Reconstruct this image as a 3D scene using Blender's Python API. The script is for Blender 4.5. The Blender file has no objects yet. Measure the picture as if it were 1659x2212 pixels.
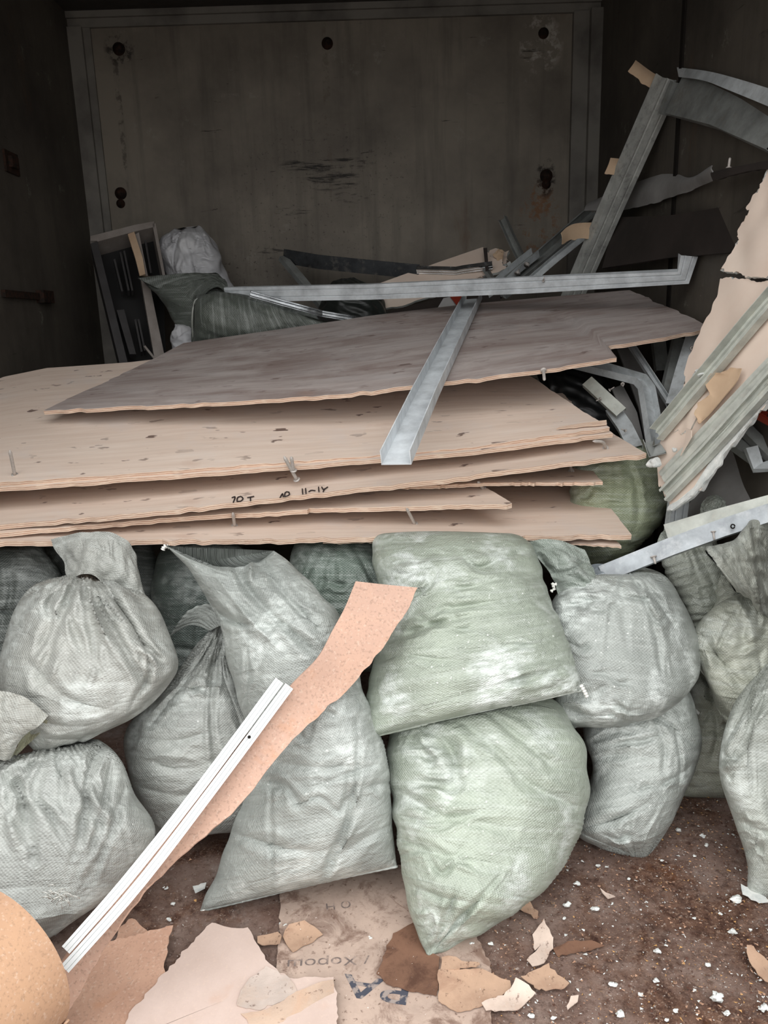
import bpy, bmesh, math, random
import numpy as np
from mathutils import Vector, Matrix

S = bpy.context.scene
COL = S.collection
rnd = random.Random(7)

# ------------------------------------------------------------------ camera
FPX, CX, CY = 1660.0, 829.5, 1106.0
CAMH = 1.2
PITCH, ROLL = math.radians(13.6), math.radians(1.8)
_F = np.array([0, math.cos(PITCH), -math.sin(PITCH)])
_R0 = np.array([1.0, 0, 0]); _U0 = np.array([0, math.sin(PITCH), math.cos(PITCH)])
_R = _R0 * math.cos(ROLL) - _U0 * math.sin(ROLL)
_U = _U0 * math.cos(ROLL) + _R0 * math.sin(ROLL)
CAM = np.array([0, 0, CAMH])
cam_d = bpy.data.cameras.new('camera')
cam_d.sensor_fit = 'VERTICAL'; cam_d.sensor_height = 24.0
cam_d.lens = FPX * 24.0 / 2212.0
cam_d.clip_start = 0.02
cam = bpy.data.objects.new('camera', cam_d); COL.objects.link(cam)
m = Matrix(((_R[0], _U[0], -_F[0], 0), (_R[1], _U[1], -_F[1], 0), (_R[2], _U[2], -_F[2], CAMH), (0, 0, 0, 1)))
cam.matrix_world = m
S.camera = cam

# ------------------------------------------------------------------ light: overcast daylight through the open end
EXPOSURE = 0.90
SKY = 1.6
w = bpy.data.worlds.new('overcast_sky'); S.world = w; w.use_nodes = True
nt = w.node_tree; nt.nodes.clear()
out = nt.nodes.new('ShaderNodeOutputWorld'); bg = nt.nodes.new('ShaderNodeBackground')
tc = nt.nodes.new('ShaderNodeTexCoord'); sp = nt.nodes.new('ShaderNodeSeparateXYZ')
cr = nt.nodes.new('ShaderNodeValToRGB'); mr = nt.nodes.new('ShaderNodeMapRange')
nt.links.new(tc.outputs['Generated'], sp.inputs[0]); nt.links.new(sp.outputs[2], mr.inputs[0])
mr.inputs[1].default_value = -1; mr.inputs[2].default_value = 1
nt.links.new(mr.outputs[0], cr.inputs[0])
cr.color_ramp.elements[0].position = 0.0; cr.color_ramp.elements[0].color = (.16, .15, .14, 1)
e = cr.color_ramp.elements[1]; e.position = 1.0; e.color = (1.5, 1.5, 1.49, 1)
for p_, c_ in ((.47, (.20, .19, .18, 1)), (.53, (.58, .58, .58, 1))):
    e = cr.color_ramp.elements.new(p_); e.color = c_
nt.links.new(cr.outputs[0], bg.inputs[0]); bg.inputs[1].default_value = SKY
nt.links.new(bg.outputs[0], out.inputs[0])
vs = S.view_settings
vs.view_transform = 'Standard'; vs.look = 'None'; vs.exposure = EXPOSURE; vs.gamma = 1.0; vs.use_curve_mapping = False
S.cycles.max_bounces = 8; S.cycles.diffuse_bounces = 5

# ------------------------------------------------------------------ helpers
def P(px, py, Y):
    d = _F * FPX + _R * (px - CX) - _U * (py - CY)
    return CAM + d * (Y / d[1])
def Pz(px, py, z=0.0):
    d = _F * FPX + _R * (px - CX) - _U * (py - CY)
    return CAM + d * ((z - CAMH) / d[2])
def PP(pts): return np.array([P(*p) for p in pts])
def lin(c): return tuple(((x / 255 / 12.92) if x / 255 <= .04045 else ((x / 255 + .055) / 1.055) ** 2.4) for x in c) + (1,)
def unit(v):
    v = np.asarray(v, float); return v / (np.linalg.norm(v) + 1e-12)

def tag(o, label=None, cat=None, group=None, kind=None):
    if label: o['label'] = label
    if cat: o['category'] = cat
    if group: o['group'] = group
    if kind: o['kind'] = kind
    return o

def mesh_obj(name, V, Fc, mat, parent=None, smooth=True, uv=None, matidx=None, origin=None, auto=None):
    """one mesh object; top level things get their origin at their base"""
    V = np.asarray(V, float).reshape(-1, 3)
    if parent is not None:
        org = np.zeros(3); q_ = parent
        while q_ is not None: org = org + np.array(q_.location); q_ = q_.parent
    elif origin is not None: org = np.array(origin, float)
    else:
        lo, hi = V.min(0), V.max(0); org = np.array([(lo[0] + hi[0]) / 2, (lo[1] + hi[1]) / 2, lo[2]])
    me = bpy.data.meshes.new(name)
    me.from_pydata((V - org).tolist(), [], [list(map(int, f)) for f in Fc])
    mats = mat if isinstance(mat, (list, tuple)) else [mat]
    for m_ in mats: me.materials.append(m_)
    if matidx is not None: me.polygons.foreach_set('material_index', np.asarray(matidx, np.int32))
    me.polygons.foreach_set('use_smooth', np.full(len(me.polygons), smooth))
    if uv is not None:
        l = me.uv_layers.new(name='UVMap')
        li = np.empty(len(me.loops), np.int32); me.loops.foreach_get('vertex_index', li)
        if len(uv) == len(V): l.data.foreach_set('uv', np.asarray(uv, np.float32)[li].ravel())
        else: l.data.foreach_set('uv', np.asarray(uv, np.float32).ravel())
    if auto: me.set_sharp_from_angle(angle=math.radians(auto))
    me.update()
    o = bpy.data.objects.new(name, me); COL.objects.link(o)
    if parent is not None: o.parent = parent
    else: o.location = org
    return o

def empty(name, loc):
    o = bpy.data.objects.new(name, None); COL.objects.link(o); o.location = loc; o.empty_display_size = .05
    return o

def resample(pts, n, smooth=True):
    """even resample of a polyline (Catmull-Rom when smooth); n may be an array of 0..1 params"""
    pts = np.asarray(pts, float)
    if smooth and len(pts) > 2:
        q = np.vstack([2 * pts[0] - pts[1], pts, 2 * pts[-1] - pts[-2]])
        out = []
        for i in range(1, len(q) - 2):
            t = np.linspace(0, 1, 16, endpoint=False)[:, None]
            a, b, c, d = q[i - 1], q[i], q[i + 1], q[i + 2]
            out.append(.5 * (2 * b + (c - a) * t + (2 * a - 5 * b + 4 * c - d) * t ** 2 + (3 * b - a - 3 * c + d) * t ** 3))
        pts = np.vstack(out + [pts[-1:]])
    s = np.r_[0, np.cumsum(np.linalg.norm(np.diff(pts, axis=0), axis=1))]; s /= s[-1] + 1e-12
    t = np.linspace(0, 1, n) if np.isscalar(n) else np.asarray(n)
    return np.stack([np.interp(t, s, pts[:, k]) for k in range(pts.shape[1])], 1)

def wnoise(nv, nu, kv, ku, seed, n=10, wrap=True):
    """smooth 2-d noise as a sum of waves with up to kv, ku cycles, about -1..1"""
    r = np.random.default_rng(seed)
    v = np.linspace(0, 1, nv)[:, None]; u = np.linspace(0, 1, nu, endpoint=not wrap)[None, :]
    o = np.zeros((nv, nu))
    for _ in range(n):
        a = r.uniform(-kv, kv); b = r.integers(-int(ku), int(ku) + 1) if wrap else r.uniform(-ku, ku)
        o += np.sin(2 * np.pi * (a * v + b * u + r.random()))
    return o / math.sqrt(n / 2) / 1.6

def sh(X, d, ax, wrap):
    if wrap: return np.roll(X, -d, ax)
    idx = np.clip(np.arange(X.shape[ax]) + d, 0, X.shape[ax] - 1)
    return np.take(X, idx, ax)

def normals(X, wrap):
    a = sh(X, 1, 1, wrap) - sh(X, -1, 1, wrap); b = sh(X, 1, 0, False) - sh(X, -1, 0, False)
    n = np.cross(a, b); return n / (np.linalg.norm(n, axis=2, keepdims=True) + 1e-12)

def relax(X0, gu, gv, wrap, it=160, anchor=.012, bend=.05, amp=.003, seed=1, pin=None, kn=(9, 14), target_u=None):
    """crumple a cloth grid: every edge wants to be longer than it is by gu / gv, bending and an anchor to the given shape resist"""
    nv, nu = X0.shape[:2]
    N = normals(X0, wrap)
    X = X0 + N * (wnoise(nv, nu, kn[0], kn[1], seed, 24, wrap) * amp)[..., None]
    Lu = np.linalg.norm(sh(X0, 1, 1, wrap) - X0, axis=2); Lv = np.linalg.norm(X0[1:] - X0[:-1], axis=2)
    D1 = sh(X0, 1, 1, wrap)[1:] - X0[:-1]; D2 = X0[1:] - sh(X0, 1, 1, wrap)[:-1]
    Ld1, Ld2 = np.linalg.norm(D1, axis=2), np.linalg.norm(D2, axis=2)
    g = np.broadcast_to(gu, (nv, nu)); h = np.broadcast_to(gv, (nv, nu))[:-1]
    if target_u is not None: Lu2 = np.maximum(Lu, target_u) * (1 + g)
    else: Lu2 = Lu * (1 + g)
    r_ = Lu2 / np.maximum(Lu, 1e-9)
    Lv2 = Lv * (1 + h)
    f2 = lambda D, L: L * np.sqrt(np.clip(((r_[:-1] ** 2) * Lu[:-1] ** 2 + ((1 + h) ** 2) * Lv ** 2) / np.maximum(Lu[:-1] ** 2 + Lv ** 2, 1e-12), .5, 4))
    Ld1b, Ld2b = f2(D1, Ld1), f2(D2, Ld2)
    for i in range(it):
        C = np.zeros_like(X)
        d = sh(X, 1, 1, wrap) - X; l = np.linalg.norm(d, axis=2); c = d * (.5 * (1 - Lu2 / np.maximum(l, 1e-7)))[..., None]
        if not wrap: c[:, -1] = 0
        c = np.clip(c, -.004, .004)
        C += c; C -= sh(c, -1, 1, wrap) if wrap else np.concatenate([np.zeros_like(c[:, :1]), c[:, :-1]], 1)
        d = X[1:] - X[:-1]; l = np.linalg.norm(d, axis=2); c = np.clip(d * (.5 * (1 - Lv2 / np.maximum(l, 1e-7)))[..., None], -.004, .004)
        C[:-1] += c; C[1:] -= c
        for (A, B, L) in ((X[:-1], sh(X, 1, 1, wrap)[1:], Ld1b), (sh(X, 1, 1, wrap)[:-1], X[1:], Ld2b)):
            d = B - A; l = np.linalg.norm(d, axis=2); c = np.clip(d * (.2 * (1 - L / np.maximum(l, 1e-7)))[..., None], -.004, .004)
            if not wrap: c[:, -1] = 0
            if A.base is X or A is X or L is Ld1b:
                C[:-1] += c
                C[1:] -= (sh(c, -1, 1, wrap) if wrap else np.concatenate([np.zeros_like(c[:, :1]), c[:, :-1]], 1))
            else:
                C[1:] -= c
                C[:-1] += (sh(c, -1, 1, wrap) if wrap else np.concatenate([np.zeros_like(c[:, :1]), c[:, :-1]], 1))
        X = X + .42 * C
        lap = .25 * (sh(X, 1, 1, wrap) + sh(X, -1, 1, wrap) + sh(X, 1, 0, False) + sh(X, -1, 0, False)) - X
        lap2 = .25 * (sh(lap, 1, 1, wrap) + sh(lap, -1, 1, wrap) + sh(lap, 1, 0, False) + sh(lap, -1, 0, False)) - lap
        lap2[0] = lap2[-1] = 0
        X = X - bend * lap2 * 4
        X += anchor * (X0 - X)
        if pin is not None: X[pin] = X0[pin]
    return X

def grid_faces(nv, nu, wrap, flip=False, off=0):
    a = np.arange(nv * nu).reshape(nv, nu) + off
    b = np.roll(a, -1, 1) if wrap else a[:, 1:]
    a_ = a if wrap else a[:, :-1]
    f = np.stack([a_[:-1], b[:-1], b[1:], a_[1:]], -1).reshape(-1, 4)
    return f[:, ::-1] if flip else f

def plane(a, b, c):
    A, B, C_ = P(*a), P(*b), P(*c); n = unit(np.cross(B - A, C_ - A))
    if np.dot(n, CAM - A) < 0: n = -n
    return A, n
def on(pl, px, py, off=0.0):
    A, n = pl; A = A + n * off
    d = _F * FPX + _R * (px - CX) - _U * (py - CY)
    return CAM + d * (np.dot(A - CAM, n) / np.dot(d, n))
def ons(pl, pts, off=0.0): return np.array([on(pl, p[0], p[1], off) for p in pts])

# ------------------------------------------------------------------ materials
class NM:
    def __init__(s, name, rough=.6, spec=.4, metal=0.0):
        s.m = bpy.data.materials.new(name); s.m.use_nodes = True; s.t = s.m.node_tree
        s.b = s.t.nodes['Principled BSDF']; s.out = s.t.nodes['Material Output']
        s.b.inputs['Roughness'].default_value = rough; s.b.inputs['Specular IOR Level'].default_value = spec; s.b.inputs['Metallic'].default_value = metal
        s.tc = s.t.nodes.new('ShaderNodeTexCoord')
    def n(s, t, **k):
        x = s.t.nodes.new(t)
        for a, v in k.items(): setattr(x, a, v)
        return x
    def L(s, a, b): s.t.links.new(a, b)
    def put(s, sock, v):
        if hasattr(v, 'is_output'): s.L(v, sock)
        else: sock.default_value = v
    def co(s, kind='Object', scale=(1, 1, 1), rot=(0, 0, 0)):
        mp = s.n('ShaderNodeMapping'); mp.inputs['Scale'].default_value = scale; mp.inputs['Rotation'].default_value = rot
        s.L(s.tc.outputs[kind], mp.inputs[0]); return mp.outputs[0]
    def noise(s, scale, detail=4, rough=.55, co=None, dist=0):
        x = s.n('ShaderNodeTexNoise'); x.inputs['Scale'].default_value = scale; x.inputs['Detail'].default_value = detail
        x.inputs['Roughness'].default_value = rough; x.inputs['Distortion'].default_value = dist
        s.L(co if co is not None else s.co(), x.inputs['Vector']); return x.outputs['Fac']
    def voro(s, scale, co=None, feature='F1', out='Distance'):
        x = s.n('ShaderNodeTexVoronoi', feature=feature); x.inputs['Scale'].default_value = scale
        s.L(co if co is not None else s.co(), x.inputs['Vector']); return x.outputs[out]
    def ramp(s, fac, stops, interp='LINEAR'):
        x = s.n('ShaderNodeValToRGB'); x.color_ramp.interpolation = interp
        el = x.color_ramp.elements
        while len(el) < len(stops): el.new(.5)
        for e_, (p, c) in zip(el, stops):
            e_.position = p; e_.color = c if len(c) == 4 else (c[0], c[1], c[2], 1)
        s.put(x.inputs[0], fac); return x.outputs[0]
    def step(s, fac, lo, hi):
        x = s.n('ShaderNodeMapRange'); x.clamp = True; x.inputs[1].default_value = lo; x.inputs[2].default_value = hi
        s.put(x.inputs[0], fac); return x.outputs[0]
    def mix(s, fac, a, b, mode='MIX'):
        x = s.n('ShaderNodeMix', data_type='RGBA', blend_type=mode)
        s.put(x.inputs[0], fac); s.put(x.inputs[6], a); s.put(x.inputs[7], b); return x.outputs[2]
    def math(s, op, a, b=0.0):
        x = s.n('ShaderNodeMath', operation=op); s.put(x.inputs[0], a); s.put(x.inputs[1], b); return x.outputs[0]
    def color(s, v): s.put(s.b.inputs['Base Color'], v); return s
    def rough(s, v): s.put(s.b.inputs['Roughness'], v); return s
    def bump(s, h, strength=.3, dist=.002, prev=None):
        x = s.n('ShaderNodeBump'); x.inputs['Strength'].default_value = strength; x.inputs['Distance'].default_value = dist
        s.put(x.inputs['Height'], h)
        if prev is not None: s.L(prev, x.inputs['Normal'])
        s.L(x.outputs[0], s.b.inputs['Normal']); return x.outputs[0]

_sackm = {}
def sack_mat(rgb, dust=.5):
    key = (rgb, dust)
    if key in _sackm: return _sackm[key]
    k = NM('woven_polypropylene', rough=.5, spec=.5)
    uv = k.co('UV'); obj = k.co('Object')
    base = lin(rgb); d = lin((222, 228, 224)); dk = lin(tuple(int(x * .80) for x in rgb))
    c = k.mix(k.step(k.noise(5, 6, .65, obj, .3), .34, .68), base, dk)
    streak = k.noise(1.0, 5, .65, k.co('UV', (5, 70, 1)), .2)
    c = k.mix(k.math('MULTIPLY', k.step(streak, .5, .75), .35), c, d)
    c = k.mix(k.math('MULTIPLY', k.step(k.noise(1.0, 5, .65, k.co('UV', (60, 5, 1)), .2), .55, .78), .16), c, dk)
    patch = k.step(k.noise(6.0, 7, .6, obj, .5), .505, .60)
    patch2 = k.step(k.noise(1.0, 6, .7, k.co('UV', (22, 60, 1))), .36, .58)
    c = k.mix(k.math('MULTIPLY', k.math('MULTIPLY', patch, patch2), dust), c, d)
    speck = k.step(k.noise(130, 2, .5, obj), .69, .74)
    c = k.mix(k.math('MULTIPLY', speck, .8 * dust), c, lin((236, 238, 234)))
    grime = k.step(k.noise(3.1, 6, .68, obj, .3), .54, .72)
    c = k.mix(k.math('MULTIPLY', grime, .42), c, lin((112, 116, 112)))
    # tape weave: 3 mm tapes, one over one under
    sx = k.n('ShaderNodeSeparateXYZ'); k.L(uv, sx.inputs[0])
    f = 2 * math.pi / .0062
    a = k.math('SINE', k.math('MULTIPLY', sx.outputs[0], f)); b = k.math('SINE', k.math('MULTIPLY', sx.outputs[1], f))
    wv = k.math('MULTIPLY', a, b)
    c = k.mix(k.math('MULTIPLY', k.step(wv, -.2, .8), .16), c, d)
    k.color(c)
    k.rough(k.step(k.noise(9, 3, .6, obj), -.25, 1.5))
    b0 = k.bump(wv, .35, .0012)
    b1 = k.bump(k.noise(1.0, 5, .62, k.co('UV', (16, 42, 1)), .6), .75, .010, b0)
    b2 = k.bump(k.noise(30, 4, .62, uv, .4), .5, .006, b1)
    k.bump(k.noise(130, 3, .6, uv), .3, .0016, b2)
    _sackm[key] = k.m; return k.m

# ------------------------------------------------------------------ sacks
def prof(v, b0, b1):
    a = np.clip(v / b0, 0, 1); b = np.clip((1 - v) / b1, 0, 1)
    return np.sqrt(1 - (1 - a) ** 2) * np.sqrt(1 - (1 - b) ** 2)

def proj(X):
    d = X - CAM; z = d @ _F
    return np.stack([CX + FPX * (d @ _R) / z, CY - FPX * (d @ _U) / z], -1)

def crease(X, pl, wpx, dep, n, s=None):
    """press a fold line (dep > 0) or raise a ridge (dep < 0) along a polyline on the front of a sack; it fades towards its ends"""
    q = proj(X); pl = resample(np.asarray(pl, float), 24, len(pl) > 2); best = np.full(q.shape[:2], 1e9); at = np.zeros(q.shape[:2])
    sd = int(abs(pl[0, 0] * 7 + pl[-1, 1] * 3)) % 97
    for i, (a, b) in enumerate(zip(pl[:-1], pl[1:])):
        ab = b - a; t = np.clip(((q - a) @ ab) / (ab @ ab + 1e-9), 0, 1)
        d = np.linalg.norm(q - (a + t[..., None] * ab), axis=-1)
        m_ = d < best; best = np.where(m_, d, best); at = np.where(m_, (i + t) / 23.0, at)
    fade = np.clip(np.sin(np.pi * (.06 + .90 * at)), 0, 1) ** .7 * (.8 + .35 * np.sin(at * 9 + sd))
    wl = wpx * (.75 + .5 * np.sin(at * 5 + sd * 1.7) ** 2)
    x = best / wl
    k = fade * (np.exp(-x * 1.25) * .85 - .25 * np.exp(-((x - 1.9) / .9) ** 2))
    if s is not None: k = k * (s > .02)[None, :]
    return X - n * (k * dep)[..., None]

def sack(name, L, R, Y, front=.15, back=.09, mat=None, b0=.5, b1=.5, gu=.05, gv=.05, gather=0.0, gtop=.35, seed=1,
         nv=110, nu=170, it=150, anchor=.010, bend=.05, amp=.004, tilt=0.0, parent=None, YR=None, kn=(9, 14), ex=.9, gbot=0.0, creases=(), open0=False, sag=0.0, auto='', na=12, cd=2.1, hem=False):
    """filled sack from the two side seams (pixel points, bottom to top) and the distance of the seams along them"""
    Lp, Rp = resample(L, nv), resample(R, nv)
    v = np.linspace(0, 1, nv)
    ya = np.interp(v, np.linspace(0, 1, len(Y)), Y); yb = ya if YR is None else np.interp(v, np.linspace(0, 1, len(YR)), YR)
    A = np.array([P(a, b, y) for (a, b), y in zip(Lp, ya)]); B = np.array([P(a, b, y) for (a, b), y in zip(Rp, yb)])
    mid, half = (A + B) / 2, (B - A) / 2
    cdir = unit(CAM - mid.mean(0)); axis = unit(mid[-1] - mid[0])
    n = unit(cdir - .0 * axis + np.array([0, 0, tilt]))
    wd = np.linalg.norm(half, axis=1); wm = wd.max()
    d = prof(v, b0, b1) * np.minimum(1, (wd / (wm * .62)) ** .8)
    th = np.linspace(0, 2 * np.pi, nu, endpoint=False)
    c, s = np.cos(th), np.sin(th)
    ce = np.sign(c) * np.abs(c) ** ex; se = np.sign(s) * np.abs(s) ** ex
    dep = np.where(s > 0, front, back)
    X0 = mid[:, None] + half[:, None] * ce[None, :, None] + n * (d[:, None] * (se * dep)[None, :] + .003 * s[None, :])[..., None]
    # soft lumps of the rubble inside
    X0 += normals(X0, True) * (wnoise(nv, nu, 2.5, 3, seed + 50, 8) * .006 * d[:, None])[..., None]
    if sag:
        X0 -= axis * (sag * np.clip((v - .7) / .3, 0, 1)[:, None] * (1 - np.abs(ce) ** 2.2)[None, :])[..., None]
    rr = np.random.default_rng(seed + 300); extra = []
    for _ in range(na if auto else 0):
        kind = auto[rr.integers(len(auto))]; i0 = rr.uniform(.08, .92)
        def at(v_, u_):
            i_ = int(np.clip(v_, 0, 1) * (nv - 1)); return np.array(Lp[i_]) * (1 - u_) + np.array(Rp[i_]) * u_
        if kind == 'h':      # short tension folds running in from a side seam
            u0 = rr.choice([rr.uniform(.0, .12), rr.uniform(.88, 1.0), rr.uniform(.2, .7)]); sg = 1 if u0 < .5 else -1; ln = rr.uniform(.18, .45)
            pts = [at(i0 + .04 * rr.normal() * k, u0 + sg * ln * k) for k in (0, .35, .7, 1)]
        elif kind == 'r':    # pleats fanning down from the tied top
            u1 = rr.uniform(.05, .95); ln = rr.uniform(.3, .75)
            pts = [at(1.0 - ln * k, .5 + (u1 - .5) * (.35 + .65 * k)) for k in (0.02, .35, .7, 1)]
        else:                # folds running into the lower corner
            u1 = rr.uniform(.1, .9); ln = rr.uniform(.2, .45)
            pts = [at(ln * k, .5 + (u1 - .5) * (.4 + .6 * k)) for k in (0.05, .4, .7, 1)]
        extra.append((pts, rr.uniform(5, 9), rr.uniform(.003, .009) * rr.choice([1, 1, 1, -.7])))
    for pl, wpx, dep_ in list(creases) + extra:
        X0 = crease(X0, pl, wpx, dep_ * cd, n, s)
    per = np.linalg.norm(np.roll(X0, -1, 1) - X0, axis=2).sum(1)
    tu = None
    if gather > 0 or gbot > 0:
        Lu = np.linalg.norm(np.roll(X0, -1, 1) - X0, axis=2)
        want = per.max() * .97
        gm = np.clip((v - (1 - gtop)) / gtop, 0, 1) * gather + np.clip((.3 - v) / .3, 0, 1) * gbot
        fac = 1 + gm * (np.minimum(want / per, 3.0) - 1)
        tu = Lu * fac[:, None]
    mod = np.clip(.5 + .5 * wnoise(nv, nu, 3, 4, seed + 9, 8), 0, 1.3)
    mod2 = np.clip(.5 + .5 * wnoise(nv, nu, 3, 4, seed + 19, 8), 0, 1.3)
    X = relax(X0, gu * mod, gv * mod2, True, it, anchor, bend, amp, seed, None, kn, tu)
    Vv = X.reshape(-1, 3); F = grid_faces(nv, nu, True).tolist()
    if not open0: F.append(list(range(nu))[::-1])
    F.append([(nv - 1) * nu + i for i in range(nu)])
    uu = np.linspace(0, 2 * wm * 2.4, nu)[None, :].repeat(nv, 0); ax_len = np.linalg.norm(np.diff(mid, axis=0), axis=1).sum()
    vv = (v * ax_len)[:, None].repeat(nu, 1)
    uv = np.stack([uu, vv], -1).reshape(-1, 2)
    ob = mesh_obj(name, Vv, F, mat, parent, True, uv)
    if hem:      # stitched seam closing the bottom
        q = resample(X[0][[nu // 2 - int(i) for i in np.linspace(2, nu // 2 - 2, 60)]], 120, False)
        q = q + n * (.0015 + .0012 * np.sin(np.arange(120) * 1.3))[:, None]
        v_, f_ = tube(q, .0028, 6); mesh_obj('hem', v_, f_, mat, ob)
    return ob

def patch(name, ctrl, mat, parent=None, n=(60, 80), thick=.0012, gu=.03, gv=.03, seed=1, it=120, anchor=.012, bend=.05, amp=.003, pinrow=True, uvs=1.0, kn=(6, 9), smooth=True, jag=0.0, creases=()):
    """open cloth or paper piece through a net of (px, py, Y) rows"""
    net = np.array([[P(*p) for p in row] for row in ctrl])
    rows = np.array([resample(r, n[1]) for r in net])
    X0 = np.stack([resample(rows[:, j], n[0]) for j in range(n[1])], 1)
    if jag:
        r = np.random.default_rng(seed); k = np.repeat(r.normal(0, jag, n[1] // 2 + 1), 2)[:n[1]]
        X0[-1] += unit(X0[-1].mean(0) - X0[-2].mean(0)) * k[:, None]
    for pl, wpx, dep_ in creases: X0 = crease(X0, pl, wpx, dep_, unit(CAM - X0.mean((0, 1))))
    X = X0
    if it:
        m1 = np.clip(.5 + .5 * wnoise(n[0], n[1], 2, 2, seed + 3, 8, False), 0, 1.2)
        pin = None
        if pinrow: pin = np.zeros(X0.shape[:2], bool); pin[0] = True
        X = relax(X0, gu * m1, gv * m1, False, it, anchor, bend, amp, seed, pin, kn)
    return slab(name, X, thick, mat, parent, smooth, uvs)

def slab(name, X, thick, mat, parent=None, smooth=True, uvs=1.0, origin=None, auto=40, edge_slot=None):
    """grid surface given a thickness; rim faces may use the second material"""
    nv, nu = X.shape[:2]
    N = normals(X, False)
    A, B = X + N * thick / 2, X - N * thick / 2
    V = np.concatenate([A.reshape(-1, 3), B.reshape(-1, 3)]); k = nv * nu
    F = np.concatenate([grid_faces(nv, nu, False), grid_faces(nv, nu, False, True, k)])
    a = np.arange(k).reshape(nv, nu)
    loop = np.concatenate([a[0, :-1], a[:-1, -1], a[-1, :0:-1], a[:0:-1, 0]])
    nx = np.roll(loop, -1)
    rim = np.stack([loop, loop + k, nx + k, nx], -1)
    Fa = np.concatenate([F, rim])
    lu = np.r_[0, np.cumsum(np.linalg.norm(np.diff(X[nv // 2], axis=0), axis=1))]; lv = np.r_[0, np.cumsum(np.linalg.norm(np.diff(X[:, nu // 2], axis=0), axis=1))]
    UV = np.stack(np.meshgrid(lu, lv), -1).reshape(-1, 2) * uvs; UV = np.concatenate([UV, UV])
    uvl = UV[F.ravel()]
    ll = np.r_[0, np.cumsum(np.linalg.norm(V[nx] - V[loop], axis=1))]
    ru = np.stack([np.stack([ll[:-1], np.full(len(loop), thick)], -1), np.stack([ll[:-1], np.zeros(len(loop))], -1),
                   np.stack([ll[1:], np.zeros(len(loop))], -1), np.stack([ll[1:], np.full(len(loop), thick)], -1)], 1).reshape(-1, 2)
    uvl = np.concatenate([uvl, ru])
    mi = np.zeros(len(Fa), np.int32)
    if edge_slot: mi[len(F):] = edge_slot
    return mesh_obj(name, V, Fa, mat, parent, smooth, uvl, mi, origin, auto)

def ruled(name, front, back, mat, thick=.01, n=(40, 120), parent=None, jag=0.0, seed=1, bow=0.0, smooth_f=False, edge_slot=None, side_jag=0.0, par=None, world=False, drop=True, bump=0.0):
    """sheet between a near edge and a far edge, both given as (px, py, Y) points"""
    r = np.random.default_rng(seed)
    f = np.asarray(front, float) if world else PP(front); b = np.asarray(back, float) if world else PP(back)
    f = resample(f, n[1], smooth_f); b = resample(b, n[1], smooth_f)
    t = np.linspace(0, 1, n[0])[:, None, None]
    X = f[None] * (1 - t) + b[None] * t
    mean_n = unit(np.cross(f[-1] - f[0], b[n[1] // 2] - f[n[1] // 2]))
    if bow: X += mean_n * (bow * np.sin(np.pi * t))
    if bump: X += mean_n * (wnoise(n[0], n[1], 1.5, 2, seed + 4, 8, False) * bump)[..., None]
    if jag:
        def jn(k): 
            x = r.normal(0, 1, k); x = np.convolve(np.repeat(x[::3], 3)[:k], np.ones(2) / 2, 'same'); return x * jag
        X[0] += (f - b) / np.linalg.norm(f - b, axis=1, keepdims=True) * jn(n[1])[:, None]
        if side_jag:
            for j, sgn in ((0, -1), (-1, 1)):
                X[:, j] += unit(f[-1] - f[0]) * (np.interp(np.linspace(0, 1, n[0]), np.sort(r.random(9)), r.normal(0, side_jag * 1.3, 9)) + r.normal(0, side_jag * .3, n[0]))[:, None]
    if drop: X = X - mean_n * thick / 2
    o = slab(name, X, thick, mat, parent, True, 1.0, None, 35, edge_slot)
    return o

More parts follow.
